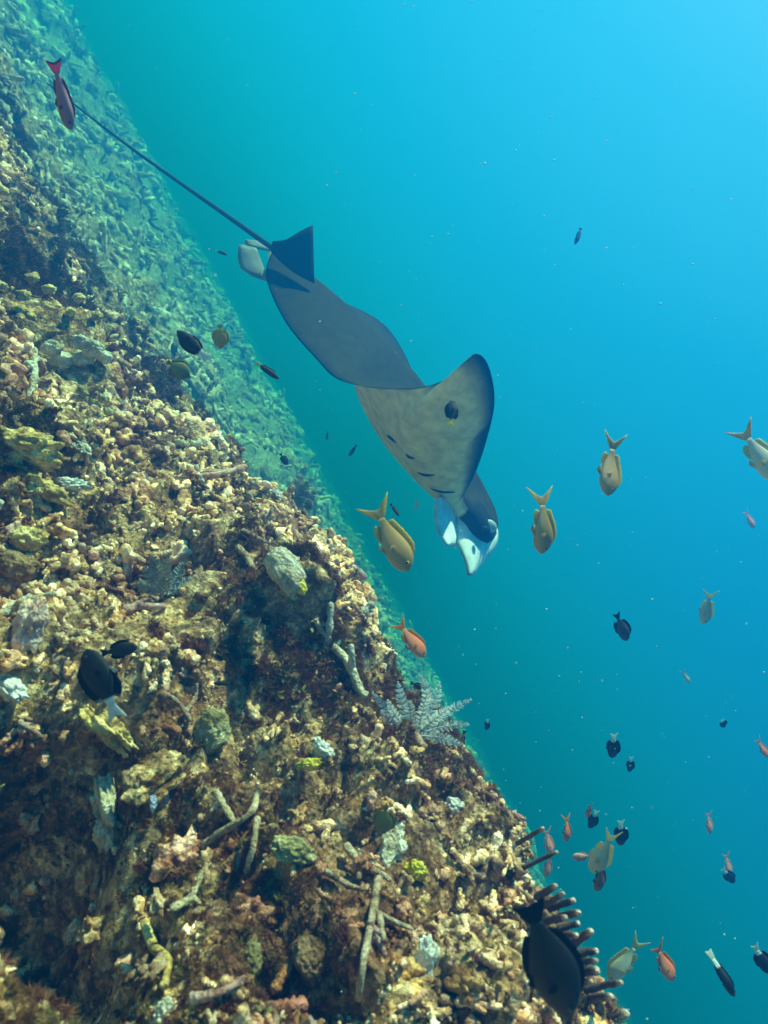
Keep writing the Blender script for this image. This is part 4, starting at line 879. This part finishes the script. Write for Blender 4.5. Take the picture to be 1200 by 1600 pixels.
FG = [((838, 1402), (868, 1384), 6), ((858, 1420), (897, 1407), 6), ((868, 1436), (905, 1426), 6.5), ((872, 1452), (905, 1443), 6), ((886, 1480), (924, 1455), 7), ((890, 1494), (934, 1486), 6.5), ((894, 1508), (932, 1501), 5.5), ((890, 1524), (934, 1517), 7.5),
      ((915, 1548), (972, 1535), 6), ((905, 1566), (955, 1557), 7), ((890, 1592), (981, 1584), 10), ((808, 1318), (849, 1294), 4), ((818, 1356), (871, 1331), 4), ((850, 1440), (884, 1434), 6), ((862, 1466), (902, 1462), 6), ((870, 1506), (915, 1510), 6), ((880, 1540), (925, 1534), 6), ((868, 1580), (920, 1572), 7), ((846, 1418), (880, 1396), 5)]
for k, (a, b, r_) in enumerate(FG): fmesh('finger', a, b, .80, .76+.03*math.sin(k*2.7), r_*.95, r_*.72, 50+k)
m_ = fc.y/FPX
for k, (a, b, w_) in enumerate((((842, 1410), (870, 1470), 30), ((868, 1470), (884, 1560), 34), ((880, 1560), (890, 1640), 36))):
    pa, pb = P(*a, .86), P(*b, .84); d_ = (pb-pa); ax = Matrix((d_*.62, Vector((0, 1, 0))*w_*m_*.6, d_.normalized().cross(Vector((0, 1, 0)))*w_*m_)).transposed()
    blob_part('branch_base', root, fc, (pa+pb)/2, ax, M_BROWN, .6, 4, 70+k, 2.2)

# feathery hydroids
def hydroid(label, base, tips, Yoff=.02, pin=13, mat=M_PLUME, r0=.0011, seed=1, Y=None):
    q, n = on_reef(*base); Yb = (Y or q.y)-Yoff; b = P(base[0], base[1], Yb); root = empty('feather_hydroid', b); tag(root, label, 'hydroid'); rs = random.Random(seed); m = Yb/FPX
    for k, (tx, ty, cx, cy) in enumerate(tips):
        yt = Yb+rs.uniform(-.05, .03); mid_ = P(cx, cy, (Yb+yt)/2); tip = P(tx, ty, yt); pts = []
        for i in range(22):
            t = i/21; pts.append(b*(1-t)**2+mid_*2*t*(1-t)+tip*t*t-b)
        mb = MB(); V, F = tube(pts, [r0*(1-.6*i/21)*Yb for i in range(22)], 6); mb.add(V, F)
        side = Vector((rs.uniform(-.2, .2), 1, rs.uniform(-.3, .3)))
        for i in range(2, 22):
            for sub in (0, .5)[:1+(i % 2)]:
                if i == 21 and sub: continue
                j = min(i+1, 21); p0 = pts[i].lerp(pts[j], sub); d = (pts[j]-pts[i-1]).normalized(); s = d.cross(side).normalized(); L = pin*m*math.sin(math.pi*min(max((i-1)/21*.86+.12, 0), 1))*rs.uniform(.8, 1.15)
                for sg in (1, -1):
                    e = p0+(s*sg*.85+d*.55+Vector((0, rs.uniform(-.25, .25), 0)))*L; w_ = .0011*Yb
                    mb.add([p0-d*w_, p0+d*w_, e+d*w_*.7, e-d*w_*.7], [(0, 1, 2, 3)]); mb.add([p0+side*w_, p0-side*w_, e-side*w_*.6, e+side*w_*.6], [(0, 1, 2, 3)])
        obj('plume', mb.build('plume', mat), root)
    return root
hydroid('white feathery hydroid fanning out from the reef crest in curved plumes', (650, 1150), [(583, 1083, 612, 1120), (622, 1066, 628, 1110), (655, 1055, 682, 1085), (687, 1067, 680, 1110), (735, 1093, 680, 1120), (732, 1132, 690, 1130), (720, 1164, 690, 1148), (606, 1094, 620, 1130), (640, 1096, 640, 1120), (668, 1078, 662, 1110), (596, 1110, 615, 1138), (706, 1104, 675, 1125)], .03, 10, seed=4)
M_FAINT = coral_material('grey_hydroid', (.25, .24, .20), (.42, .41, .35), (.55, .55, .48), .1, 90, .7, .001, patch=0.0)
hydroid('faint grey feather plume just beyond the reef edge', (448, 788), [(492, 768, 475, 790), (480, 752, 470, 778), (470, 742, 460, 770), (488, 785, 470, 794)], .0, 13, M_FAINT, seed=6, Y=1.95)
hydroid('grey feathery hydroid growing on the red algae slope', (262, 930), [(225, 885, 240, 905), (262, 872, 255, 900), (285, 880, 275, 905), (212, 912, 235, 920), (300, 905, 285, 915), (240, 868, 245, 900)], .015, 12, M_FAINT, seed=8)

# ------------------------------------------------------------------ drifting specks
mb = MB(); rs = random.Random(99)
for k in range(520):
    Y = rs.uniform(.45, 3.2); x, y = rs.uniform(150, 1230), rs.uniform(-20, 1620)
    c = P(x, y, Y); r_ = rs.choice((.35, .5, .6, .75, 1.0, 1.5))*Y/FPX*.95
    if rs.random() < .04: r_ *= 1.8
    ax = [Vector((r_, 0, 0)), Vector((0, r_, 0)), Vector((0, 0, r_*rs.uniform(.6, 1.6)))]
    V = [c+ax[0], c-ax[0], c+ax[1], c-ax[1], c+ax[2], c-ax[2]]; F = [(0, 2, 4), (2, 1, 4), (1, 3, 4), (3, 0, 4), (2, 0, 5), (1, 2, 5), (3, 1, 5), (0, 3, 5)]
    if c.z > 1.5: continue
    mb.add(V, F)
M_SPECK, t_, b_ = nodemat('plankton', .6, .3); b_.inputs['Base Color'].default_value = (.75, .85, .82, 1)
tag(obj('drifting_plankton', mb.build('drifting_plankton', M_SPECK)), kind='stuff')
